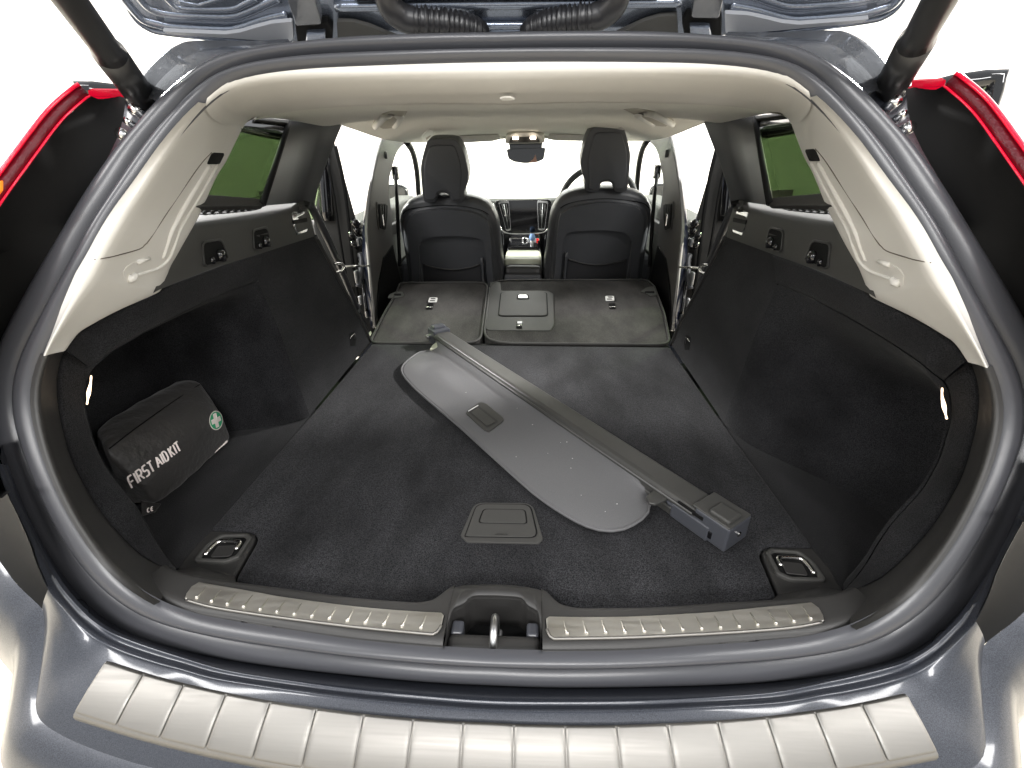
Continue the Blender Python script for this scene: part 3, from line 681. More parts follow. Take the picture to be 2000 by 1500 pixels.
# ------------------------------------------------------------------ quarter windows and C-pillar trims
GN = V(1, 0, .64); GQ = V(-.56, 1.25, .056)
def onglass(px, off=0.0): return PL(px, GQ + V(off, 0, 0), GN)
for s in (1, -1):
    def S(L): return [V(p[0]*s, p[1], p[2]) for p in L]
    w = part('quarter_window')
    gp = [onglass((556,253)), onglass((509,391)), onglass((300,371)), onglass((330,225))]
    plate('privacy_pane', S(gp), .004, 'tint', w, bevel=0, nrm=V(s, 0, .64))
    plate('frame_top', S([onglass((568,233), .012), onglass((556,255), .012), onglass((440,243), .012), onglass((440,222), .012)]), .012, 'gloss', w, bevel=.002, nrm=V(s, 0, .64))
    plate('frame_trim', S([onglass((566,234), .02), onglass((563,241), .02), onglass((500,234), .02), onglass((500,229), .02)]), .008, 'plastic_g', w, bevel=.002, nrm=V(s, 0, .64))
    plate('frame_bottom', S([onglass((517,388), .012), onglass((517,402), .012), onglass((330,404), .012), onglass((330,373), .012)]), .012, 'plastic', w, bevel=.002, nrm=V(s, 0, .64))
    tube('frame_seal', S([onglass((567,232), .014), onglass((560,253), .014), onglass((538,322), .014), onglass((513,398), .014)]), .006, 'black', w, n=8)
    A = resample([onglass((568,233), .016), onglass((543,311), .016), onglass((515,402), .016)], 20, 1)
    Mi = resample([PY((624,232), 1.40), PY((606,312), 1.36), PY((582,396), 1.33)], 20, 1)
    B = resample([PY((668,244), 1.50), PY((655,275), 1.47), PY((634,330), 1.44), PY((620,372), 1.41), PY((613,410), 1.40)], 20, 1)
    P = [S([a, lerp(a, m_, .5), m_, lerp(m_, b_2, .15) + V(.002, -.004, 0), lerp(m_, b_2, .55) + V(.002, -.008, 0), lerp(m_, b_2, .9), b_2, b_2 + V(-.015, .02, 0), b_2 + V(-.10, .06, 0)]) for a, m_, b_2 in zip(A, Mi, B)]
    grid('c_pillar_trim', P, 'leather_l', CAR)
    # dark lining below the C-pillar towards the door sill, with the rear seat side bolster
    P = []
    for z in np.linspace(-.10, -.80, 8):
        P.append(S([V(-.60, 1.30 - .0*z, z), V(-.66, 1.42 + .05*(-z), z), V(-.70, 1.46 + .1*(-z), z), V(-.80, 1.48 + .1*(-z), z)]))
    grid('door_jamb', P, 'gloss', CAR)
    tube('door_seal', S(resample([PX((604,396), -.60), PX((622,430), -.61), PX((655,500), -.63), PX((690,585), -.66), PX((716,650), -.68)], 24, 1)), .012, 'rubber', CAR, n=10)
    # silver striker loop for the folding backrest and door check strap
    k = part('seat_striker')
    q = [PX(p, -.545) for p in [(654,515),(666,515),(672,521),(667,529),(654,533)]]
    tube('striker_loop', S(resample(q, 16, 1)), .0042, 'chrome', k, n=8)
    tube('striker_rod', S([PX((673,521), -.55), PX((722,519), -.62)]), .0042, 'chrome', k, n=8)
    box('striker_bolt', S([PX((724,518), -.622)])[0], (.016,.03,.03), 'zinc', k, bevel=.003)
    # B-pillar with air vent, belt and painted door edge
    bp_ = part('b_pillar')
    BX = -.605
    o = [(752,262),(775,268),(800,271),(796,279),(784,287),(773,305),(766,330),(760,357),(762,388),(766,420),(767,455),(772,500),(781,545),(790,585),(790,640),(736,640),(733,615),(727,560),(722,500),(718,455),(719,420),(724,375),(733,325),(742,290)]
    plate('pillar_cover', S(resample([PX(p, BX) for p in o] + [PX(o[0], BX)], 60, 1)[:-1]), .022, 'pillar_g', bp_, bevel=.009, nrm=V(s*.8, -.6, 0))
    plate('pillar_base', S([PX(p, BX+.006) for p in [(750,503),(768,478),(775,512),(784,552),(792,590),(792,640),(739,640),(737,600),(740,556)]]), .01, 'black', bp_, bevel=.004, nrm=V(s*.8, -.6, 0))
    e_ = [(744,268),(735,300),(727,335),(716,385),(710,430),(707,470),(709,520),(716,580),(724,640)]
    e2 = [(749,266),(741,296),(732,335),(723,385),(718,430),(717,470),(721,520),(727,580),(735,640)]
    loft('painted_edge', S([PX(p, -.655) for p in e_]), S([PX(p, -.625) for p in e2]), 'navy', bp_, n=30, rows=5, prof=[(0,-.01),(.1,.004),(.5,.006),(1,0)], nrm=V(s*.3,-.9,0))
    tube('pillar_seal', S(resample([PX(p, -.615) for p in e2], 30, 1)), .0065, 'beige', bp_, n=8)
    vo = rounded([PX(p, BX+.004) for p in [(736,394),(759,397),(757,428),(754,453),(740,449),(737,425)]], .2, 4)
    ring('vent_frame', S(vo), S(inset(vo, .82)), .012, 'pillar_g', bp_, nrm=V(s*.8,-.6,0))
    plate('vent_pocket', S([p + V(.001,0,0) for p in inset(vo, .86)]), .003, 'black', bp_, bevel=0, nrm=V(s*.8,-.6,0))
    for tt in (.25, .5, .75):
        tube('vent_blade', S([PX((738+19*tt, 400), BX+.008), PX((741+13*tt, 446), BX+.008)]), .0035, 'plastic_g', bp_, n=6)
    box('vent_tab', S([PX((748, 430), BX+.014)])[0], (.008,.010,.045), 'chrome', bp_, bevel=.002)
    box('belt_anchor', S([PX((773,338), -.60)])[0], (.03,.05,.06), 'gloss', bp_, bevel=.012)
    tube('seat_belt', S(resample([PX((772,340), -.60), PX((775,385), -.57), PX((777,430), -.56), PX((781,520), -.56)], 16, 1)), .008, 'black', bp_, n=6)
    box('upper_button', S([PX((754,303), -.60)])[0], (.012,.014,.03), 'plastic', bp_, bevel=.004)
    # clutter of hinges, wiring and latch in the rear door gap
    hg = part('door_hinge')
    for (x, y, rr) in [(694,438,.020),(698,452,.016),(688,462,.014),(700,470,.018),(692,480,.012)]:
        c = PX((x, y), -.68); tube('hinge_leaf', S([c + V(0,.03,-.01), c + V(.0,-.015,.012)]), [rr, rr*.7], 'gloss', hg, n=8)
    tube('wire_gaiter', S(resample([PX((702,495), -.67), PX((706,505), -.66), PX((705,530), -.66), PX((700,560), -.67)], 16, 1)), [.013 if i % 2 else .010 for i in range(16)], 'rubber', hg, n=10)
    box('hinge_plate', S([PX((701,472), -.665)])[0], (.01,.03,.03), 'zinc', hg, bevel=.003)
    box('hinge_plate', S([PX((697,540), -.67)])[0], (.01,.03,.05), 'zinc', hg, bevel=.003)
    tube('latch_pipe', S(resample([PX((709,545), -.66), PX((712,580), -.655), PX((716,608), -.65)], 10, 1)), .008, 'gloss', hg, n=8)
    for (x, y) in [(704,586),(717,612),(700,602)]:
        box('latch_piece', S([PX((x, y), -.66)])[0], (.012,.022,.035), 'zinc', hg, bevel=.004)
    # open rear door
    dr = part('rear_door')
    an = math.radians(62); hx, hy = -.735, 2.13
    dl = V(-math.sin(an), -math.cos(an), 0); dn = V(math.cos(an), -math.sin(an), 0)
    def D(l, z, o_=0): return V(hx, hy, 0) + dl*l + dn*o_ + V(0, 0, z)
    body = [D(0,-.27),(D(.25,-.25)),D(.82,-.20),D(.86,-.34),D(.84,-.50),D(.72,-.70),D(.55,-.86),D(0,-.90)]
    plate('door_card', S([p + dn*.05 for p in body]), .15, 'plastic', dr, bevel=.02, nrm=V(s*dn[0], dn[1], 0))
    ot = [PL(p, D(0,0,.06), dn) for p in [(262,188),(222,181),(172,176),(166,186)]]
    fr = [PL((640,430), D(0,0,.10), dn), PL((632,330), D(0,0,.10), dn), PL((628,280), D(0,0,.10), dn), D(.14,.06,.11), D(.32,.085,.09), ot[0], ot[1], ot[2], ot[3], D(.82,-.05,.04), D(.82,-.20,.0)]
    vs, fs = tube_mesh(resample(fr, 40, 1), .028, 8); obj('window_frame', S(vs), fs, 'gloss', dr)
    def DPx(px, o_=.10): return PL(px, D(0,0,o_), dn)
    plate('door_upright', S([DPx(p) for p in [(652,272),(668,328),(683,382),(697,433),(699,560),(640,570),(612,440),(626,360),(640,290)]]), .05, 'plastic_g', dr, bevel=.008, nrm=V(s*dn[0], dn[1], 0))
    tube('upright_seal', S(resample([DPx(p, .135) for p in [(655,285),(670,350),(680,420),(690,520),(702,600)]], 20, 1)), .007, 'black', dr, n=6)
    tube('upright_seal', S(resample([DPx(p, .135) for p in [(640,320),(652,380),(662,450),(676,540)]], 20, 1)), .005, 'black', dr, n=6)
    plate('door_glass', S(fr), .004, 'tint', dr, bevel=0, nrm=V(s*dn[0], dn[1], 0))
    plate('arm_rest', S([D(.1,-.36,.08), D(.6,-.33,.08), D(.6,-.40,.09), D(.1,-.43,.09)]), .05, 'plastic_g', dr, bevel=.012, nrm=V(s*dn[0], dn[1], 0))
    # upright of the front door aperture: A-pillar lining and front door window
    ap = [PX(p, x) for p, x in [((797,268),-.56),((812,292),-.575),((824,330),-.60),((829,392),-.63)]]
    ap2 = [PX(p, x) for p, x in [((793,279),-.575),((804,296),-.59),((813,335),-.615),((816,392),-.645)]]
    apl = loft('a_pillar', S(ap), S(ap2), 'liner', CAR, n=20, rows=4, prof=[(0,-.01),(.2,.004),(.7,.004),(1,-.01)], nrm=V(s*.5,-.8,0))
    tube('a_pillar_seal', S(resample([PX(p, x) for p, x in [((794,278),-.575),((806,298),-.59),((814,335),-.615),((818,390),-.64)]], 16, 1)), .014, 'black', apl, n=8)
    fd = part('front_door')
    plate('door_card', S([V(-.72,2.10,-.27),V(-.68,3.0,-.225),V(-.68,3.0,-.85),V(-.72,2.10,-.88)]), .12, 'dash', fd, bevel=.02, nrm=V(s,0,0))
    plate('door_pull', S([V(-.70,2.3,-.33),V(-.66,2.9,-.31),V(-.66,2.9,-.37),V(-.70,2.3,-.40)]), .05, 'plastic', fd, bevel=.012, nrm=V(s,0,0))
    plate('door_glass', S([V(-.735,2.1,-.27),V(-.70,3.0,-.225),V(-.56,2.35,.05),V(-.58,2.1,.05)]), .004, 'clear', fd, bevel=0, nrm=V(s,0,.4))
    mr = part('wing_mirror')
    c = PX((769,380), -.92) if s > 0 else PX((769,380), -.92)
    pillow('mirror_shell', S([c + V(a*.10*math.copysign(abs(math.cos(t))**.6, math.cos(t)), 0, .065*math.copysign(abs(math.sin(t))**.6, math.sin(t))) for t in np.linspace(0, 2*math.pi, 24, endpoint=False) for a in (1,)]), V(0,1,0), [(.9,-.01),(1,0),(1,.03),(.85,.07),(.4,.09)], 'gloss', mr)
    plate('mirror_glass', S([c + V(.085*math.copysign(abs(math.cos(t))**.6, math.cos(t)), -.012, .055*math.copysign(abs(math.sin(t))**.6, math.sin(t))) for t in np.linspace(0, 2*math.pi, 24, endpoint=False)]), .004, 'mirror', mr, bevel=0, nrm=V(0,-1,0))
    # door sills
    box('door_sill', V(s*.66, 1.9, -.86), (.16, 1.6, .10), 'paint', CAR, bevel=.02)

# ------------------------------------------------------------------ cabin floor, folded rear backrests
plate('cabin_floor', [V(-.66,1.3,-.80),V(.66,1.3,-.80),V(.66,3.3,-.80),V(-.66,3.3,-.80)], .03, 'carpet', CAR, bevel=0, nrm=V(0,0,1))
sb_n, sb_f = (1.447, -.574), (2.045, -.520)            # near and far edge of the backrests (Y, Z)
def SB(px, lift=0.0):                                   # a pixel on the folded backrest plane
    n = V(0, -(sb_f[1]-sb_n[1]), sb_f[0]-sb_n[0]); return PL(px, V(0, sb_n[0], sb_n[1]), n) + unit(n)*lift
SN = unit(V(0, -(sb_f[1]-sb_n[1]), sb_f[0]-sb_n[0]))
def seatpart(name, px, label):
    r = part(name, None, label)
    P = rounded([SB(p) for p in px], .16, 5)
    plate('seat_back', P, .075, 'seat_carpet', r, bevel=.010, nrm=SN)
    tube('edge_piping', resample([p + SN*.0015 for p in P] + [P[0] + SN*.0015], 120), .0045, 'plastic_g', r, n=6)
    return r
bl = seatpart('rear_backrest', [(781,553),(953,552),(938,671),(722,671),(748,618),(775,571)], 'narrow carpeted rear backrest folded flat')
br = seatpart('rear_backrest', [(958,548),(1262,547),(1278,560),(1297,612),(1309,674),(943,671)], 'wide carpeted rear backrest with load-through hatch, folded flat')
def sbplate(name, px, m, par, lift=.002, depth=.004, bevel=.001, r=.2):
    return plate(name, rounded([SB(p, lift) for p in px], r, 4), depth, m, par, bevel=bevel, nrm=SN)
# pale latch brackets at the shoulders
sbplate('latch_bracket', [(773,571),(786,571),(790,578),(779,583),(757,583),(761,576)], 'dash', bl, .004)
sbplate('latch_slot', [(770,576),(783,576),(784,579),(769,579)], 'black', bl, .006, .002, 0)
sbplate('latch_bracket', [(1262,563),(1277,560),(1280,567),(1284,577),(1270,580),(1258,573),(1250,571)], 'dash', br, .004)
sbplate('latch_slot', [(1260,571),(1277,571),(1278,574),(1258,574)], 'black', br, .006, .002, 0)
sbplate('hinge_cover', [(716,660),(724,649),(726,652),(721,663)], 'console', bl, .006)
# child-seat anchors with printed tags
for par, tg, an_ in ((bl, [(839,583),(855,583),(853,592),(836,592)], [(836,593),(847,593),(845,605),(832,605)]), (br, [(1182,580),(1199,580),(1200,589),(1183,589)], [(1189,593),(1201,593),(1202,604),(1190,604)])):
    sbplate('anchor_tag', tg, 'label', par, .005, .003, .0008)
    mid = np.array(tg).mean(0)
    sbplate('tag_print', [mid + (-5,-3), mid + (4,-3), mid + (6,-1), mid + (-3,-1)], 'plastic_g', par, .0056, .0008, 0, .3)
    sbplate('tag_print', [mid + (-6,1), mid + (3,1), mid + (5,3), mid + (-6,3)], 'plastic_g', par, .0056, .0008, 0, .3)
    sbplate('anchor_pocket', an_, 'black', par, .0015, .002, 0)
    a = np.array(an_)
    tube('anchor_bar', [SB(lerp(a[3], a[0], .18), .006), SB(lerp(a[2], a[1], .18), .006)], .0028, 'chrome', par, n=8)
# load-through hatch
sbplate('hatch_surround', [(957,552),(977,552),(979,569),(1070,569),(1081,575),(1083,635),(1075,647),(947,646),(953,590)], 'plastic_g', br, .003, .006, .002, .12)
hl = rounded([SB(p, .0065) for p in [(979,573),(1067,573),(1069,619),(974,619)]], .12, 4)
ring('hatch_gap', [p - SN*.002 for p in inset(hl, 1.035)], [p - SN*.002 for p in hl], .002, 'black', br, bevel=0, nrm=SN)
plate('hatch_lid', hl, .004, 'plastic_g', br, bevel=.0015, nrm=SN)
sbplate('hatch_button', [(1013,580),(1029,580),(1031,586),(1012,586)], 'zinc', br, .010, .004, .001)
sbplate('button_recess', [(1010,578),(1032,578),(1034,588),(1009,588)], 'black', br, .0072, .001, 0)
sbplate('anchor_pocket', [(1009,630),(1020,630),(1020,643),(1008,643)], 'black', br, .0045, .002, 0)
tube('anchor_bar', [SB((1009,640), .009), SB((1020,640), .009)], .0028, 'chrome', br, n=8)
sbplate('anchor_cap', [(1010,631),(1020,631),(1020,636),(1010,636)], 'endcap', br, .008, .003, .001)
# dark gap strip where the backrests hinge
box('hinge_gap', V(0, 1.452, -.600), (1.0, .02, .04), 'black', CAR, bevel=.002)

# ------------------------------------------------------------------ load floor, corner pieces, sill trim
ZF = -.575
def FZ(px, lift=0.0): return PZ(px, ZF + lift)
cl_ = [(409,1033),(484,1035),(499,1040),(503,1047),(499,1060),(462,1124),(460,1131),(466,1137),(500,1144),(540,1151),(668,1169),(790,1179),(820,1180),(843,1176),(857,1168),(872,1155),(889,1146),(915,1143),(967,1143)]
half = [V(-.5, 1.436, ZF), V(-.5, 1.0, ZF), V(-.503, .8, ZF)] + [FZ(p) for p in cl_]
half[-1][0] = 0
fl_pts = half + mirror(half)[-2::-1]
carp = plate('load_floor', fl_pts, .03, 'floor_carpet', CAR, bevel=.008, nrm=V(0, 0, 1), angle=50)
plate('under_floor', [V(-.62,.46,-.64),V(.62,.46,-.64),V(.62,1.45,-.64),V(-.62,1.45,-.64)], .03, 'black', CAR, bevel=0, nrm=V(0,0,1))
# lifting handle in the floor
hp = part('floor_handle')
o1 = rounded([FZ(p, .003) for p in [(899,1046),(927,981),(1040,982),(1061,1052),(1052,1061),(912,1058)]], .22, 5)
plate('handle_frame', o1, .004, 'plastic_g', hp, bevel=.0012, nrm=V(0,0,1))
o2 = rounded([FZ(p, .0042) for p in [(908,1047),(931,984),(1036,985),(1051,1050),(915,1048)]], .2, 5)
ring('handle_gap', inset(o2, 1.015), inset(o2, .985), .001, 'black', hp, bevel=0, nrm=V(0,0,1))
plate('handle_lid', [p + V(0,0,.0008) for p in inset(o2, .983)], .004, 'plastic_g', hp, bevel=.001, nrm=V(0,0,1))
o3 = rounded([FZ(p, .0056) for p in [(934,1021),(944,994),(1026,995),(1030,1023)]], .22, 5)
ring('grip_gap', inset(o3, 1.02), inset(o3, .97), .001, 'black', hp, bevel=0, nrm=V(0,0,1))
plate('grip_pad', [p + V(0,0,.0006) for p in inset(o3, .965)], .004, 'plastic_g', hp, bevel=.001, nrm=V(0,0,1))
plate('grip_mark', [FZ(p, .0064) for p in [(967,1041),(992,1041),(992,1044),(967,1044)]], .001, 'plastic', hp, bevel=0, nrm=V(0,0,1))
# corner pieces with lashing eyes
for s in (1, -1):
    def S(L): return [V(p[0]*s, p[1], p[2]) for p in L]
    cp_ = part('lashing_corner')
    pl = [(411,1036),(484,1038),(497,1043),(499,1050),(494,1062),(459,1124),(457,1136),(420,1130),(385,1122),(345,1112),(372,1075)]
    plate('corner_plate', S([FZ(p, -.004) for p in pl]), .02, 'plastic', cp_, bevel=.004, nrm=V(0,0,1))
    pb = [FZ(p, -.004) for p in [(346,1113),(388,1107),(425,1118),(458,1126)]]; pc = [PZ(p, -.541) for p in [(346,1116),(388,1126),(425,1133),(461,1139)]]
    loft('corner_ramp', S(pb), S(pc), 'plastic', cp_, n=20, rows=5, smooth_in=0)
    ro = rounded([FZ(p, .0) for p in [(375,1097),(403,1063),(432,1043),(486,1042),(493,1049),(467,1089),(440,1099)]], .25, 5)
    ring('eye_rim', S([p + V(0,0,.002) for p in ro]), S([p + V(0,0,.002) for p in inset(ro, .78)]), .012, 'plastic_g', cp_, bevel=.003, nrm=V(0,0,1))
    plate('eye_pocket', S([p + V(0,0,-.0025) for p in inset(ro, .80)]), .002, 'black', cp_, bevel=0, nrm=V(0,0,1))
    wire = [FZ(p, .0) for p in [(400,1085),(410,1073),(424,1060),(434,1057),(464,1058),(468,1062),(460,1074)]]
    tube('eye_wire', S(resample(wire, 24, 1)), .0042, 'chrome', cp_, n=8)
    plate('eye_cover', S(rounded([FZ(p, .0005) for p in [(425,1066),(462,1064),(450,1086),(410,1088)]], .2, 4)), .002, 'plastic', cp_, bevel=.0008, nrm=V(0,0,1))
# sill trim
st_ = part('sill_trim')
ZS = -.533
k0 = sidx((262,1148))
c0 = [S2[i] + V(0, .006, -.004) for i in range(k0, HALF + 1)]
c1 = [PZ(p, ZS) for p in [(268,1144),(304,1163),(368,1186),(453,1201),(560,1218),(689,1237),(800,1248),(875,1254),(967,1258)]]
c2 = [PZ(p, ZS-.002) for p in [(318,1104),(347,1117),(389,1127),(462,1138),(540,1148),(668,1166),(790,1176),(820,1176),(843,1172),(857,1164),(872,1152),(889,1143),(915,1140),(967,1140)]]
for c in (c0, c1, c2): c[-1][0] = 0
XN = -.060
def cutx(C, n):
    C = resample(C, 300, 1); C = C[C[:, 0] <= XN]; return resample(C, n)
n_ = 70
A0, A1, A2 = cutx(c0, n_), cutx(c1, n_), cutx(c2, n_)
rowsP = []
for a, b, c in zip(A0, A1, A2):
    d = unit(c - b)
    rowsP.append([a + V(0,.004,-.02), a, lerp(a, b, .5) + V(0, -.002, 0), b + V(0,-.004,-.010), b + V(0,-.001,-.003), b + d*.005, b + d*.012] + [lerp(b, c, t) for t in (.35, .6, .9)] + [c, c + V(0,.005,-.006), c + V(0,.012,-.04)])
grid('sill_cover', rowsP, 'plastic', st_, sym=True)
# bridge and latch well
w0 = [PZ(p, ZS) for p in [(905,1190),(908,1178),(915,1168),(926,1163),(967,1163)]]; w0[-1][0] = 0
wl = [V(XN, A1[-1][1] + .012, ZS)] + [V(XN + .003, w0[0][1], ZS)] + w0[1:]
br0 = full(resample(wl, 20, 0)); br1 = full(resample([V(XN, A2[-1][1], ZS-.002)] + [V(max(p[0], XN), p[1], p[2]) for p in resample(c2, 200, 1) if p[0] > XN], 20))
loft('sill_bridge', br0, br1, 'plastic', st_, n=60, prof=[(0,-.006),(.06,0),(.5,.002),(.94,0),(1,-.004)], nrm=V(0,0,1), smooth_in=0)
loft('latch_well', br0, [p + V(0, .004, -.075) for p in br0], 'plastic', st_, n=60, rows=5, smooth_in=0)
plate('well_floor', [V(-.064,.30,-.598),V(.064,.30,-.598),V(.064,.43,-.598),V(-.064,.43,-.598)], .01, 'black', st_, bevel=0, nrm=V(0,0,1))
box('well_front', V(0, float(A0[-1][1]) + .012, -.572), (.118, .026, .05), 'plastic', st_, bevel=.008)
loft('well_side', [V(XN+.001, A1[-1][1]-.006, ZS-.003), V(XN+.001, w0[0][1], ZS-.003)], [V(XN+.001, A1[-1][1]-.006, -.60), V(XN+.001, w0[0][1], -.60)], 'plastic', st_, n=6, rows=4, sym=True)
box('well_buffer', V(-.049, w0[0][1]-.012, -.565), (.016,.02,.03), 'endcap', st_, bevel=.004, sym=True)
lt = part('latch_striker')
sa = V(0, .362, -.592); sbq = V(0, .402, -.592)
tube('striker_loop', resample([sa, sa + V(0,.002,.042), lerp(sa, sbq, .3) + V(0,0,.056), lerp(sa, sbq, .75) + V(0,0,.056), sbq + V(0,0,.044), sbq], 24, 1), .0052, 'zinc', lt, n=10)
box('striker_foot', V(0,.359,-.588), (.017,.017,.014), 'zinc', lt, bevel=.003); box('striker_foot', V(0,.404,-.588), (.017,.017,.014), 'zinc', lt, bevel=.003)
# scuff plates
tpx = [(389,1137),(411,1141),(475,1152),(560,1167),(689,1184),(790,1193),(862,1197)]
bpx = [(361,1170),(411,1184),(475,1195),(560,1207),(689,1223),(790,1233),(846,1238)]
tC, bC = resample([PZ(p, ZS+.0015) for p in tpx], 80, 1), resample([PZ(p, ZS+.0015) for p in bpx], 80, 1)
for s in (1, -1):
    def S(L): return [V(p[0]*s, p[1], p[2]) for p in L]
    sp_ = part('scuff_plate')
    ol = list(tC) + [PZ(p, ZS+.0015) for p in [(867,1202),(862,1222),(855,1233)]] + list(bC[::-1]) + [PZ(p, ZS+.0015) for p in [(364,1160),(374,1146)]]
    plate('plate_recess', S([p + V(0,0,-.0008) for p in inset(ol, 1.006)]), .002, 'black', sp_, bevel=0, nrm=V(0,0,1))
    plate('plate_sheet', S([p + V(0,0,.0012) for p in ol]), .003, 'steel_sc', sp_, bevel=.0012, nrm=V(0,0,1))
    tube('plate_edge', S([p + V(0,-.0008,.0006) for p in resample(list(bC[1:]) + [PZ(p, ZS+.0015) for p in [(855,1233),(862,1221)]], 70)]), .0020, 'steel', sp_, n=8)
    for k in range(14):
        t = .045 + k * .0695
        a, b = along(bC, t), along(tC, t); d = b - a
        tube('plate_rib', S([a + d*.16 + V(0,0,.0016), a + d*.22 + V(0,0,.0019), a + d*.30 + V(0,0,.0016), a + d*.8 + V(0,0,.0012)]), [.0018,.0024,.0014,.0008], 'steel_sc', sp_, n=8)
    # load-bay lamp at the rim, lit
    lm = part('boot_lamp')
    lp = [PO((178,734), .088), PO((177,748), .083), PO((174,762), .081), PO((172,776), .084), PO((170,789), .088)]
    tube('lamp_lens', S(resample(lp, 14, 1)), [.0010,.0013,.0011,.0012,.0016,.0020,.0024,.0025,.0022,.0017,.0013,.0010,.0012,.0013], 'lamp', lm, n=8)

# ------------------------------------------------------------------ front seats
def front_seat(s, dz):
    r = part('front_seat')
    def SP(px, off=0.0): p = PL(px, V(0, 2.18 - off, -.18), V(0, -1, -.2)); return V(p[0]*s, p[1], p[2] + dz)
    NS = V(0, -1, -.2)
    ob = [(781,452),(778,436),(781,416),(788,404),(802,394),(822,388),(845,385),(866,384),(890,384),(908,385),(936,391),(950,398),(962,412),(972,434),(976,464),(980,500),(984,530),(986,600),(984,660),(803,660),(799,600),(797,552),(792,512),(787,482)]
    ob = resample([SP(p) for p in ob] + [SP(ob[0])], 90, 1)[:-1]
    pillow('seat_cushion_back', ob, NS, [(.86,-.16),(.97,-.13),(1.0,-.08),(1.0,-.03),(.985,-.008),(.95,.002)], 'leather', r)
    # hard back shell: stepped panel with recess
    sh = [(789,440),(793,424),(803,412),(830,405),(866,402),(905,404),(938,411),(952,422),(960,440),(966,480),(972,530),(975,610),(975,655),(808,655),(803,560),(797,500),(791,470)]
    sh = resample([SP(p) for p in sh] + [SP(sh[0])], 90, 1)[:-1]
    pillow('back_shell', sh, NS, [(1.02,-.02),(1.01,.004),(.985,.012),(.94,.020),(.86,.026),(.8,.026)], 'leather_l', r)
    rc = [(822,480),(826,473),(840,468),(880,466),(925,468),(938,473),(943,482),(945,530),(946,650),(828,650),(823,540)]
    rc = resample([SP(p, .0265) for p in rc] + [SP(rc[0], .0265)], 70, 1)[:-1]
    plate('back_panel', inset(rc, 1.06), .006, 'leather_l', r, bevel=.002, nrm=NS)
    rcx = [(818,482),(824,470),(838,464),(880,461),(927,464),(941,470),(947,482),(950,530),(952,655),(822,655),(820,540)]
    shx = [(794,444),(799,428),(812,417),(866,410),(920,416),(944,427),(955,444),(962,530),(968,655),(812,655),(805,540)]
    ring('back_frame', resample([SP(p, .046) for p in shx] + [SP(shx[0], .046)], 80, 1)[:-1], resample([SP(p, .046) for p in rcx] + [SP(rcx[0], .046)], 80, 1)[:-1], .034, 'leather_l', r, nrm=NS, bevel=.013)
    nt_ = [(826,516),(845,522),(882,527),(915,523),(938,516),(944,600),(944,650),(830,650),(828,560)]
    plate('pocket_net', [SP(p, .032) for p in nt_], .003, 'mesh', r, bevel=0, nrm=NS)
    tube('pocket_hem', resample([SP(p, .034) for p in nt_[:5]], 24, 1), .0035, 'plastic', r, n=6)
    for px in ([(818,505),(823,540),(829,600)], [(941,504),(944,540),(948,600)]):
        tube('pocket_post', resample([SP(p, .034) for p in px], 12, 1), .0075, 'leather_l', r, n=8)
    tube('back_seam', resample([SP(p, .0035) for p in [(786,419),(796,410),(822,405),(866,401),(908,404),(940,411),(954,419)]], 40, 1), .0022, 'black', r, n=6)
    hr = [(834,276),(843,272),(862,271),(882,272),(894,277),(906,299),(913,328),(915,343),(911,364),(907,373),(907,388),(901,395),(884,396),(879,390),(877,381),(872,378),(860,378),(855,382),(851,393),(846,396),(831,395),(826,386),(822,340),(822,322),(828,295)]
    def HP(px, off=0.0): q = SP(px, off); return q + V(0, 0, (.016 if s < 0 else 0))
    plate('headrest', resample([HP(p, .03) for p in hr] + [HP(hr[0], .03)], 100, 1)[:-1], .095, 'leather', r, bevel=.020, nrm=NS, smooth=True)
    hb = [(838,288),(850,284),(880,284),(889,289),(897,312),(901,335),(900,362),(899,378),(899,390),(885,392),(881,386),(879,378),(872,374),(860,374),(853,379),(849,390),(833,390),(830,375),(828,345),(829,318)]
    plate('headrest_shell', resample([HP(p, .036) for p in hb] + [HP(hb[0], .036)], 90, 1)[:-1], .012, 'leather_l', r, bevel=.005, nrm=NS, smooth=True)
    box('seat_base', V(SP((880,660))[0], 2.60, -.56 + dz), (.50,.50,.16), 'leather', r, bevel=.05)
    box('seat_frame', V(SP((880,660))[0], 2.60, -.71 + dz*.5), (.42,.45,.19), 'black', r, bevel=.02)
    return r
front_seat(1, 0.0); front_seat(-1, .026)

# ------------------------------------------------------------------ dashboard, console, mirror, visors, windscreen
da = part('dashboard')
P = []
for x in np.linspace(-.68, .68, 25):
    hump = .018 * math.exp(-((x - .36) / .2) ** 2)
    P.append([V(x, 3.20, -.245), V(x, 3.02, -.240 + hump*.6), V(x, 2.86, -.236 + hump), V(x, 2.80, -.238 + hump), V(x, 2.775, -.246 + hump), V(x, 2.77, -.30), V(x, 2.79, -.38), V(x, 2.85, -.45), V(x, 2.9, -.62), V(x, 2.95, -.80)])
grid('dash_body', P, 'dash', da)
P = []
for x in np.linspace(-.62, .62, 25):
    hump = .018 * math.exp(-((x - .36) / .2) ** 2)
    P.append([V(x, 3.24, -.238), V(x, 3.20, -.231), V(x, 3.02, -.228 + hump*.6), V(x, 2.86, -.230 + hump), V(x, 2.815, -.234 + hump)])
grid('dash_top', P, 'dash_top', da)
YD = 2.752
def DP(px, y=YD): return PY(px, y)
plate('center_stack', rounded([DP(p) for p in [(966,391),(1078,389),(1076,448),(1066,458),(1062,500),(984,500),(982,458),(974,446)]], .15, 4), .05, 'gloss', da, bevel=.006, nrm=V(0,-1,.15))
plate('screen', rounded([DP(p, YD-.004) for p in [(998,392),(1045,391),(1046,450),(1001,451)]], .06, 3), .006, 'gloss', da, bevel=.001, nrm=V(0,-1,.15))
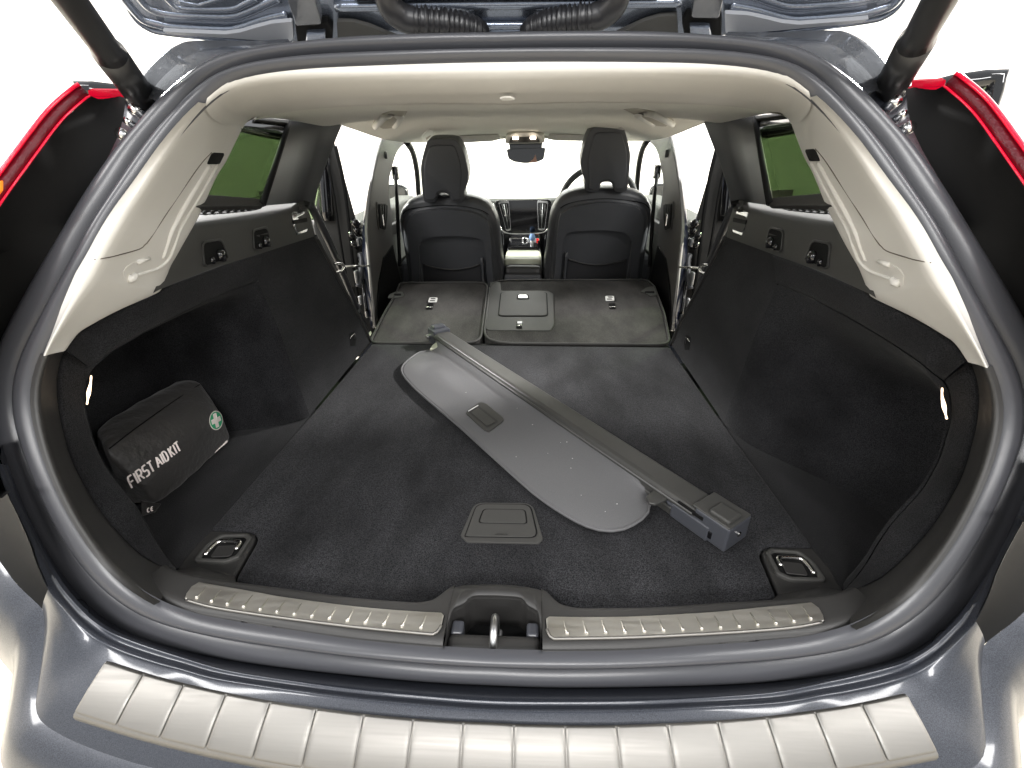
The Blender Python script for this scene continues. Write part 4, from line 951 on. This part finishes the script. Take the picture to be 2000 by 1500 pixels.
for side in (0, 1):
    v = [(973,394),(994,392),(998,450),(989,452)] if not side else [(1049,391),(1071,393),(1064,450),(1051,450)]
    vo = rounded([DP(p, YD-.006) for p in v], .15, 3)
    ring('vent_frame', vo, inset(vo, .86), .006, 'chrome', da, bevel=.001, nrm=V(0,-1,.15))
    for t in (.3, .5, .72):
        a, b = lerp(v[0], v[1], t), lerp(v[3], v[2], t)
        tube('vent_blade', [DP(lerp(a, b, .1), YD-.010), DP(lerp(a, b, .9), YD-.010)], .0028 if t != .5 else .0036, 'zinc' if t == .5 else 'plastic', da, n=6)
    c = DP(lerp(lerp(v[0], v[1], .5), lerp(v[3], v[2], .5), .5), YD-.018)
    box('vent_knob', c, (.014,.012,.014), 'chrome', da, bevel=.003)
tube('chrome_trim', resample([DP(p, YD-.010) for p in [(963,398),(971,428),(978,446),(986,454),(1000,457),(1025,457),(1050,456),(1064,453),(1070,446)]], 40, 1), .0055, 'chrome', da, n=8)
box('control_bar', DP((1024,468), YD-.008), (.17,.008,.020), 'chrome', da, bevel=.004)
box('control_inset', DP((1009,468), YD-.013), (.06,.004,.011), 'gloss', da, bevel=.002)
c = DP((1025,468), YD-.012); tube('volume_knob', [c + V(0,.01,0), c + V(0,-.008,0)], [.017,.0155], 'chrome', da, n=20)
tube('knob_face', [c + V(0,-.007,0), c + V(0,-.0095,0)], .011, 'gloss', da, n=16)
box('hazard_button', DP((1050,468), YD-.013), (.014,.004,.012), 'red_led', da, bevel=.002)
box('start_row', DP((1039,466), YD-.013), (.028,.004,.010), 'label', da, bevel=.002)
cn = part('centre_console')
box('console_body', V(-.005, 2.55, -.64), (.19,.60,.30), 'plastic', cn, bevel=.03)
box('console_tray', V(-.01, 2.66, -.475), (.17,.25,.05), 'gloss', cn, bevel=.012)
box('armrest', V(-.008, 2.42, -.488), (.185,.24,.045), 'console', cn, bevel=.018)
box('armrest_base', V(-.008, 2.40, -.535), (.195,.26,.055), 'leather', cn, bevel=.014)
box('console_back', V(-.006, 2.27, -.60), (.18,.06,.14), 'leather_l', cn, bevel=.015)
g0 = PY((1039,492), 2.60); tube('gear_stem', [g0 + V(0,0,-.02), g0 + V(0,.01,.05), g0 + V(0,.012,.075)], [.016,.011,.010], 'zinc', cn, n=10)
tube('gear_knob', [g0 + V(0,.011,.055), g0 + V(0,.013,.075), g0 + V(0,.013,.095)], [.010,.017,.012], 'lever', cn, n=12)
sw = part('steering_wheel')
c = V(.375, 2.60, -.235); pts = []
for a in np.linspace(0, 2*math.pi, 49): pts.append(c + V(.19*math.cos(a), -.19*math.sin(a)*.40, .19*math.sin(a)*.92))
tube('wheel_rim', pts, .015, 'leather', sw, n=12, cap=False)
tube('wheel_hub', [c + V(0,-.01,-.02), c + V(0,.03,-.02)], [.07,.075], 'plastic', sw, n=20)
for a in (0, math.pi, -math.pi/2): tube('wheel_spoke', [c + V(0,0,-.02), c + V(.185*math.cos(a), -.185*math.sin(a)*.40, .185*math.sin(a)*.92)], [.022,.014], 'plastic', sw, n=8)
rm = part('rear_view_mirror')
plate('mirror_casing', rounded([PY(p, 2.36) for p in [(989,291),(1066,288),(1062,311),(1048,317),(1026,319),(1004,316),(993,310)]], .2, 4), .03, 'gloss', rm, bevel=.008, nrm=V(0,-1,0))
plate('mirror_face', rounded([PY(p, 2.357) for p in [(993,294),(1062,292),(1058,310),(1044,315),(1026,316),(1006,314),(996,308)]], .2, 4), .002, 'gloss', rm, bevel=0, nrm=V(0,-1,0))
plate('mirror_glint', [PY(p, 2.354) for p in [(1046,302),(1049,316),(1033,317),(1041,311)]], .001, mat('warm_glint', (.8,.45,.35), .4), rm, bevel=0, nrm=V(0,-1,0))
plate('sensor_box', rounded([PY(p, 2.42) for p in [(993,275),(1060,274),(1058,292),(996,294)]], .2, 4), .10, 'gloss', rm, bevel=.01, nrm=V(0,-1,0))
oc = part('roof_console')
plate('console_shell', rounded([PY(p, 2.30) for p in [(986,279),(991,267),(1004,260),(1044,259),(1058,266),(1065,277),(1056,280),(996,281)]], .2, 4), .16, 'liner', oc, bevel=.012, nrm=V(0,-1,-.3))
plate('console_panel', rounded([PY(p, 2.293) for p in [(998,268),(1049,267),(1055,278),(994,279)]], .2, 4), .004, 'plastic_g', oc, bevel=.001, nrm=V(0,-1,-.3))
for px in ((1007,269.5), (1041,269)):
    c = PY(px, 2.283); box('map_lamp', c, (.026,.006,.012), 'lamp_w', oc, bevel=.004)
for px, s in (([(850,268),(973,263),(977,272),(960,276),(852,281)], 0), ([(1072,262),(1200,264),(1200,276),(1090,275),(1070,272)], 1)):
    vz = part('sun_visor')
    plate('visor_board', rounded([PY(p, 2.42) for p in px], .12, 4), .02, 'liner', vz, bevel=.006, nrm=V(0,-1,-.2))
    if not s: plate('visor_label', [PY(p, 2.415) for p in [(896,272),(930,271),(930,275),(895,276)]], .001, 'label', vz, bevel=0, nrm=V(0,-1,-.2))
plate('windscreen', [V(-.56,2.56,.075), V(.56,2.56,.075), V(.70,3.30,-.25), V(-.70,3.30,-.25)], .005, 'clear', CAR, bevel=0, nrm=V(0,.4,1))
box('windscreen_header', V(0, 2.56, .078), (1.04,.10,.03), 'liner', CAR, bevel=.01)
P = [[V(x, y, z) for y, z in [(3.25,-.27),(3.5,-.30),(3.9,-.36),(4.3,-.46),(4.45,-.62),(4.45,-.95)]] for x in np.linspace(-.8,.8,9)]
grid('bonnet', P, 'paint', CAR)

# ------------------------------------------------------------------ open tailgate overhead
TA = math.radians(36); TE = V(0, -math.cos(TA), math.sin(TA)); TN = V(0, -math.sin(TA), -math.cos(TA))
def TP(px, lift=0.0): return PL(px, V(0, .785, .150) + TN*lift, TN)
tg = part('tailgate')
edge = [TP(p) for p in [(640,94),(560,92),(470,86),(400,79),(330,71),(297,66),(270,52),(245,30),(218,2)]]
cxe = TP((990,60)); e0 = np.dot(edge[0] - V(0,.785,.150), TE)
far = [V(-.585,0,0)+V(0,.785,.150)+TE*.16, V(-.63,0,0)+V(0,.785,.150)+TE*.40, V(-.64,0,0)+V(0,.785,.150)+TE*.70, V(-.60,0,0)+V(0,.785,.150)+TE*.95, V(-.45,0,0)+V(0,.785,.150)+TE*1.03, V(0,.785,.150)+TE*1.06]
lid = [V(0, edge[0][1], edge[0][2])] + edge + far
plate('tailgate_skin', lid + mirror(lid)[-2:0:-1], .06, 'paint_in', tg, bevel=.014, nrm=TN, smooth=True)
for s in (1, -1):
    def S(L): return [V(p[0]*s, p[1], p[2]) for p in L]
    def ridge(px, r, lift=.0, m='paint_in'): tube('pressed_ridge', S(resample([TP(p, -r*.35) for p in px], 60, 1)), r*.75, m, tg, n=10)
    ridge([(232,-20),(262,18),(281,36),(310,45),(345,52),(440,57),(470,53),(520,36),(562,27)], .010)
    ridge([(262,-20),(284,8),(305,20),(345,28),(445,32),(480,24),(520,6),(545,-6)], .008)
    ridge([(320,-10),(345,12),(380,17),(450,17),(480,6),(500,-5)], .006)
    ridge([(236,-10),(262,34),(290,56),(330,65),(470,79),(570,85)], .005)
    ridge([(350,2),(385,9),(400,6),(440,-6)], .004)
    plate('grey_filler', S(rounded([TP(p, .010) for p in [(318,61),(345,63),(440,67),(470,63),(500,54),(530,46),(571,42),(573,76),(566,82),(480,77),(330,67)]], .12, 4)), .006, mat('filler_grey', (.30,.31,.335), .5, bump=(900,.1,.0004)), tg, bevel=.002, nrm=TN)
    plate('grey_filler', S(rounded([TP(p, .010) for p in [(658,42),(690,43),(722,52),(755,66),(790,80),(660,84)]], .12, 4)), .006, 'plastic_g', tg, bevel=.002, nrm=TN)
    plate('hinge_well', S([TP(p, .012) for p in [(576,48),(640,44),(650,58),(648,92),(582,92)]]), .012, 'black', tg, bevel=.002, nrm=TN)
    plate('hinge_arm', S(rounded([TP(p, .030) for p in [(556,-12),(612,-14),(628,49),(578,52)]], .08, 3)), .02, 'film', tg, bevel=.004, nrm=TN)
    plate('hinge_foot', S([TP(p, .020) for p in [(598,67),(635,65),(637,90),(596,92)]]), .01, 'paint_in', tg, bevel=.003, nrm=TN)
    hs = [TP((752,-25), .03), TP((757,0), .035), TP((766,18), .038), TP((785,33), .038), TP((806,40), .038), TP((850,44), .036), TP((893,49), .030), TP((915,55), .025), TP((932,63), .02), TP((948,78), .0)]
    L = resample(hs, 90, 1); rr = []
    for i in range(90):
        t = i / 89
        rr.append((.0150 if t < .27 else .0150 - .0035*(t-.27)) + (.0026*(1 if math.sin(i*2*math.pi/3.0) > 0 else -.6) if .30 < t < .84 else 0) - (.003 if t > .84 else 0))
    tube('wiring_gaiter', S(L), rr, 'hose', tg, n=14)
for px, r in (([(655,13),(800,10),(990,8),(1180,6),(1330,4)], .006), ([(800,50),(990,49),(1180,47)], .005), ([(930,62),(990,61),(1050,60)], .005)):
    tube('pressed_ridge', resample([TP(p, .002) for p in px], 40, 1), r, 'paint_in', tg, n=10)
plate('dark_trim_panel', [TP(p, .008) for p in [(690,4),(1290,-2),(1270,-60),(710,-60)]], .01, 'black', tg, bevel=.003, nrm=TN)

# ------------------------------------------------------------------ load cover lying on the floor
a = PZ((1398,1040), ZF+.002); b = PZ((858,668), ZF+.002)
LC = empty('load_cover', lerp(a, b, .5), 'grey roller load cover in its long black cassette, lying across the boot floor', 'load cover')
ax = unit(b - a); ax[2] = 0; ax = unit(ax); Nn = V(-ax[1], ax[0], 0)
if Nn[0] > 0: Nn = -Nn                              # towards the blade side
Wc, Hc = .060, .044
Ln = np.linalg.norm(b - a)
def LCp(l, w, h): return a + ax*l + Nn*w + V(0, 0, h)
sec = [(.5,.0),(.5,.30),(.46,.34),(.46,.44),(.5,.48),(.5,.82),(.44,.96),(.30,1.0),(-.36,.98),(-.48,.86),(-.5,.6),(-.5,.12),(-.42,0)]
P = [[LCp(l, w*Wc, h*Hc) for w, h in sec] for l in np.linspace(.02, Ln-.02, 12)]
grid('cassette', P, 'case', LC, cv=True, smooth=False, bevel=.002)
tube('cassette_lip', [LCp(.03, .53*Wc, .78*Hc), LCp(Ln-.02, .53*Wc, .78*Hc)], .003, 'case', LC, n=8)
# end caps
def capbox(name, l0, l1, w0, w1, h0, h1, m, bev=.004):
    c = LCp((l0+l1)/2, (w0+w1)/2, (h0+h1)/2); return box(name, c, (l1-l0, w1-w0, h1-h0), m, LC, axes=(ax, Nn, V(0,0,1)), bevel=bev)
capbox('end_cap', -.035, .028, -.031, .031, .001, .049, 'endcap')
capbox('end_cap_lid', -.029, .008, -.010, .025, .048, .0575, 'case', .004)
capbox('end_cap_side', -.004, .070, .025, .034, .001, .030, 'endcap', .003)
capbox('end_cap_top', -.034, .034, -.0295, .0295, .046, .0505, 'case', .002)
capbox('end_cap_window', -.010, .012, .029, .0325, .010, .024, 'gloss', .001)
capbox('end_cap_slot', .010, .060, .029, .0325, .034, .041, 'black', .001)
capbox('end_pin', -.0385, -.033, -.004, .004, .022, .030, 'chrome', .002)
capbox('end_cap', Ln-.03, Ln+.022, -.030, .030, .001, .052, 'endcap')
capbox('end_cap_lid', Ln-.012, Ln+.018, -.024, .020, .046, .060, 'endcap', .005)
capbox('end_lever', Ln-.005, Ln+.016, .026, .044, .018, .032, 'chrome', .004)
# bracket arms
def Zc(px, h): return PZ(px, ZF + h)
br_ = [Zc(p, h) for p, h in [((1298,974),.030),((1324,955),.036),((1368,988),.036),((1356,1013),.026),((1326,998),.026),((1304,984),.026)]]
plate('arm_bracket', br_, .012, 'endcap', LC, bevel=.003, nrm=V(-.3,-.5,.8))
plate('arm_pad', rounded([Zc(p, .034) for p in [(1260,970),(1297,940),(1325,956),(1300,976),(1280,985),(1267,982)]], .2, 4), .008, 'case', LC, bevel=.003, nrm=V(-.2,-.3,.9))
plate('arm_pad', rounded([Zc(p, .022) for p in [(838,683),(846,672),(862,664),(871,668),(858,677)]], .25, 4), .008, 'console', LC, bevel=.003, nrm=V(-.2,-.3,.9))
# blade of the cover: grey cloth board with welted edge
bo = [(869,672),(852,682),(838,686),(822,687),(803,699),(789,711),(784,722),(788,734),(805,754),(830,777),(895,832),(948,880),(1000,927),(1040,962),(1075,988),(1110,1010),(1145,1028),(1180,1037),(1210,1036),(1238,1025),(1262,1007),(1268,993),(1268,982),(1264,973),(1282,958),(1300,941)]
slot = [LCp(l, .50*Wc, .62*Hc) for l in np.linspace(.11, Ln-.02, 14)]
edge_o = resample([PZ(p, ZF + .010) for p in bo], 90, 1)
n_b = 60
So = resample([LCp(.10, .5*Wc, .62*Hc)] + slot + [LCp(Ln-.015, .5*Wc, .62*Hc)], n_b)[::-1]; Eo = resample(edge_o, n_b)
P = []
for q, e in zip(So, Eo):
    P.append([lerp(q, e, t) + V(0, 0, -.004*math.sin(t*math.pi)) for t in (0, .12, .3, .5, .7, .85, .95, 1)] + [e + V(0,0,-.004), e + unit(q-e)*.01 + V(0,0,-.006)])
bl_ = grid('cover_blade', P, 'cover', LC)
tube('blade_welt', [p + V(0,0,.0006) for p in Eo], .0028, 'cover', LC, n=6)
tbl = bvh(bl_)
def OB(px, l=0.0): return hit(tbl, px, 0, PZ(px, ZF+.012)) + V(0,0,l)
ho = rounded([OB(p, .003) for p in [(908,807),(937,787),(950,790),(987,821),(955,845),(946,842)]], .2, 4)
plate('blade_handle', ho, .004, 'case', LC, bevel=.0012, nrm=V(0,0,1))
hi = rounded([OB(p, .0036) for p in [(914,806),(934,794),(974,826),(952,838)]], .15, 4)
plate('handle_pocket', hi, .001, 'plastic', LC, bevel=0, nrm=V(0,0,1))
plate('handle_grip', rounded([OB(p, .0052) for p in [(920,809),(934,800),(968,827),(951,836)]], .12, 4), .002, 'case', LC, bevel=.0006, nrm=V(0,0,1))
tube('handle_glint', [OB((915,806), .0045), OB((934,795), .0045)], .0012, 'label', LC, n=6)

# ------------------------------------------------------------------ first-aid kit in the side bin
FK = empty('first_aid_kit', PZ((350,930), -.578), 'black nylon first aid kit pouch with white lettering and green cross badge', 'first aid kit')
ft_n, ft_f = PX((200,886), -.668), PX((400,748), -.668)          # seam line, near and far end
fb_n, fb_f = PZ((304,990), -.572), PZ((458,856), -.572)
tb_n, tb_f = PX((180,838), -.725), PX((366,732), -.725)
up_ = V(0, 0, 1)
Pk = []
nu_, nv_ = 26, 30
bb_n, bb_f = fb_n + V(-.10, .0, .0), fb_f + V(-.10, .0, .0)
for i in range(nu_):
    u = i / (nu_ - 1)
    c_f, c_s, c_t, c_b = lerp(fb_n, fb_f, u), lerp(ft_n, ft_f, u), lerp(tb_n, tb_f, u), lerp(bb_n, bb_f, u)
    ring_ = []
    cc = (c_f + c_s + c_t + c_b) / 4
    en = .93 + .07*min(1, math.sin(math.pi*min(max(u, .0), 1))*3.2)
    for j in range(nv_):
        t = j / nv_ * 4; k = int(t); fr_ = t - k
        q = [c_f, c_s, c_t, c_b]; p = lerp(q[k], q[(k+1) % 4], fr_)
        bulge = math.sin(math.pi*fr_) * (.024 if k == 0 else .010) * math.sin(math.pi*u)**.5
        o_ = unit(p - cc)
        wr = .0016*math.sin(9*u*3.1 + 2*j) + .0022*math.sin(5*u + j*.9) if k in (0, 1) else 0
        ring_.append(cc + (p - cc)*en + o_*(bulge + wr))
    Pk.append(ring_)
kvs = [p for r in Pk for p in r]; kf = fgrid(nu_, nv_, False, True) + [tuple(range(nv_-1, -1, -1)), tuple(range((nu_-1)*nv_, nu_*nv_))]
kit = obj('pouch', kvs, kf, 'bag', FK, subd=1)
tk = bvh(kit)
def OK_(px, l=.002): return hit(tk, px, l, PX(px, -.64))
tube('flap_seam', resample([OK_(p, .001) for p in [(214,876),(250,848),(292,817),(345,780),(390,751)]], 30, 1), .0012, 'black', FK, n=6)
# stroke lettering laid on the cloth
GL = {'F': [[(0,0),(0,.75),(.15,1),(.9,1)],[(0,.5),(.75,.5)]], 'I': [[(.1,0),(.1,1)]], 'R': [[(0,0),(0,1),(.7,1),(.9,.85),(.9,.62),(.7,.48),(0,.48)],[(.45,.48),(.95,0)]],
      'S': [[(0,0),(.7,0),(.9,.12),(.9,.38),(.72,.5),(.18,.5),(0,.62),(0,.88),(.18,1),(.88,1)]], 'T': [[(0,1),(1,1)],[(.5,0),(.5,1)]],
      'A': [[(0,0),(.5,1),(1,0)],[(.22,.33),(.78,.33)]], 'D': [[(0,0),(0,1),(.6,1),(.88,.78),(.88,.22),(.6,0),(0,0)]], 'K': [[(0,0),(0,1)],[(.85,1),(.05,.48)],[(.25,.6),(.9,0)]],
      'C': [[(.7,.05),(.3,0),(.05,.25),(.05,.75),(.3,1),(.7,.95)]], 'E': [[(.7,.05),(.3,0),(.05,.25),(.05,.75),(.3,1),(.7,.95)],[(.05,.5),(.6,.5)]]}
def stroke_text(items, w, par, onf, m='white'):
    for ch, o, ex, ey in items:
        vs, fs = [], []
        for st in GL[ch]:
            pts = [np.array(o) + np.array(ex)*x + np.array(ey)*y for x, y in st]
            pts = resample(pts, max(6, 5*len(pts)))
            L = [onf(p) for p in pts]; base = len(vs)
            for i, p in enumerate(L):
                t = unit(L[min(i+1, len(L)-1)] - L[max(i-1, 0)]); sd = unit(np.cross(t, unit(CC - p)))
                vs += [p - sd*w, p + sd*w]
            fs += [(base+2*i, base+2*i+1, base+2*i+3, base+2*i+2) for i in range(len(L)-1)]
        obj('letter_' + ch.lower(), vs, fs, m, par, smooth=False, solid=.0004)
B0 = np.array([258., 953.]); ex = np.array([.795, -.607]);
words = [('F',0,19),('I',23,4),('R',31,18),('S',53,16),('T',72,16),('A',98,17),('I',119,4),('D',126,14),('K',148,13),('I',166,4),('T',170,15)]
items = []
for ch, off, wd_ in words:
    t = off / 184
    o = B0 + np.array([97, -75])*t; h = 22*(1 - .18*t)
    items.append((ch, o, np.array([.79,-.61])*wd_*.60, np.array([-.45,-.89])*h))
stroke_text(items, .0014, FK, lambda p: OK_(p, .0022))
# green badge with white cross
def disc(r0, n=28): return [OK_((422 + r0*13*math.cos(a) , 821 + r0*19*math.sin(a)), .0) for a in np.linspace(0, 2*math.pi, n, endpoint=False)]
def flatdisc(name, r0, l, m):
    D0 = disc(r0); c = OK_((422,821), 0); vs = [p - unit(p-CC)*l for p in D0] + [c - unit(c-CC)*l]
    obj(name, vs, [(i, (i+1) % 28, 28) for i in range(28)], m, FK, smooth=False, solid=.0005)
flatdisc('badge_rim', 1.0, .0022, 'white'); flatdisc('badge_field', .90, .0032, 'green')
cr = [(-.25,.75),(.25,.75),(.25,.25),(.7,.25),(.7,-.25),(.25,-.25),(.25,-.75),(-.25,-.75),(-.25,-.25),(-.7,-.25),(-.7,.25),(-.25,.25)]
def crs(x, y): X_ = x*.95 - y*.32; Y_ = -y*.95 - x*.32; return (422 + 13*X_, 821 + 19*Y_)
cvs = [OK_(crs(*p), .0042) for p in cr] + [OK_((422,821), .0042)]
obj('badge_cross', cvs, [(i, (i+1) % 12, 12) for i in range(12)], 'white', FK, smooth=False, solid=.0005)
# loose corner tag with CE mark and the stitched print at the far corner
tagp = [PZ((275,978), -.556), PZ((313,984), -.558), PZ((302,1000), -.572), PZ((277,1008), -.572)]
tag_ = plate('care_tag', [p - unit(p-CC)*.012 for p in tagp], .003, 'bag', FK, bevel=.0008)
tt = bvh(tag_)
def OT(px): return hit(tt, px, .0012, PZ(px, -.56))
stroke_text([('C', (288,1001), (5.5,-2.5), (-.5,-7.5)), ('E', (295,998.5), (5.5,-2.5), (-.5,-7.5))], .0009, FK, OT)
tube('print_mark', resample([OK_(p, .003) for p in [(420,884),(428,876),(436,869),(444,861)]], 12, 1), [.0006,.0007,.0012,.0009,.0014,.0008,.0016,.001,.0018,.0016,.0022,.0016], 'white', FK, n=6)
# specks of lint on the cover cloth and the pile
def lint(name, spots, surf, par):
    vs, fs = [], []
    for p in spots:
        c = surf(p); r = random.uniform(.0005, .0011); b = len(vs); a0 = random.random() * 3
        for k in range(5): vs.append(c + V(r*math.cos(a0 + k*1.2566)*1.4, r*math.sin(a0 + k*1.2566), .0006))
        vs.append(c + V(0, 0, .0012)); fs += [(b+k, b+(k+1) % 5, b+5) for k in range(5)]
    o = obj(name, vs, fs, 'label', par, smooth=False); o['kind'] = 'stuff'
lint('lint', [(1010,798),(1008,893),(1095,865),(1107,864),(1118,896),(1115,915),(1135,968),(1070,886),(910,767),(1040,830),(1182,1000),(960,800),(1205,985)], lambda p: OB(p, .0004), LC)
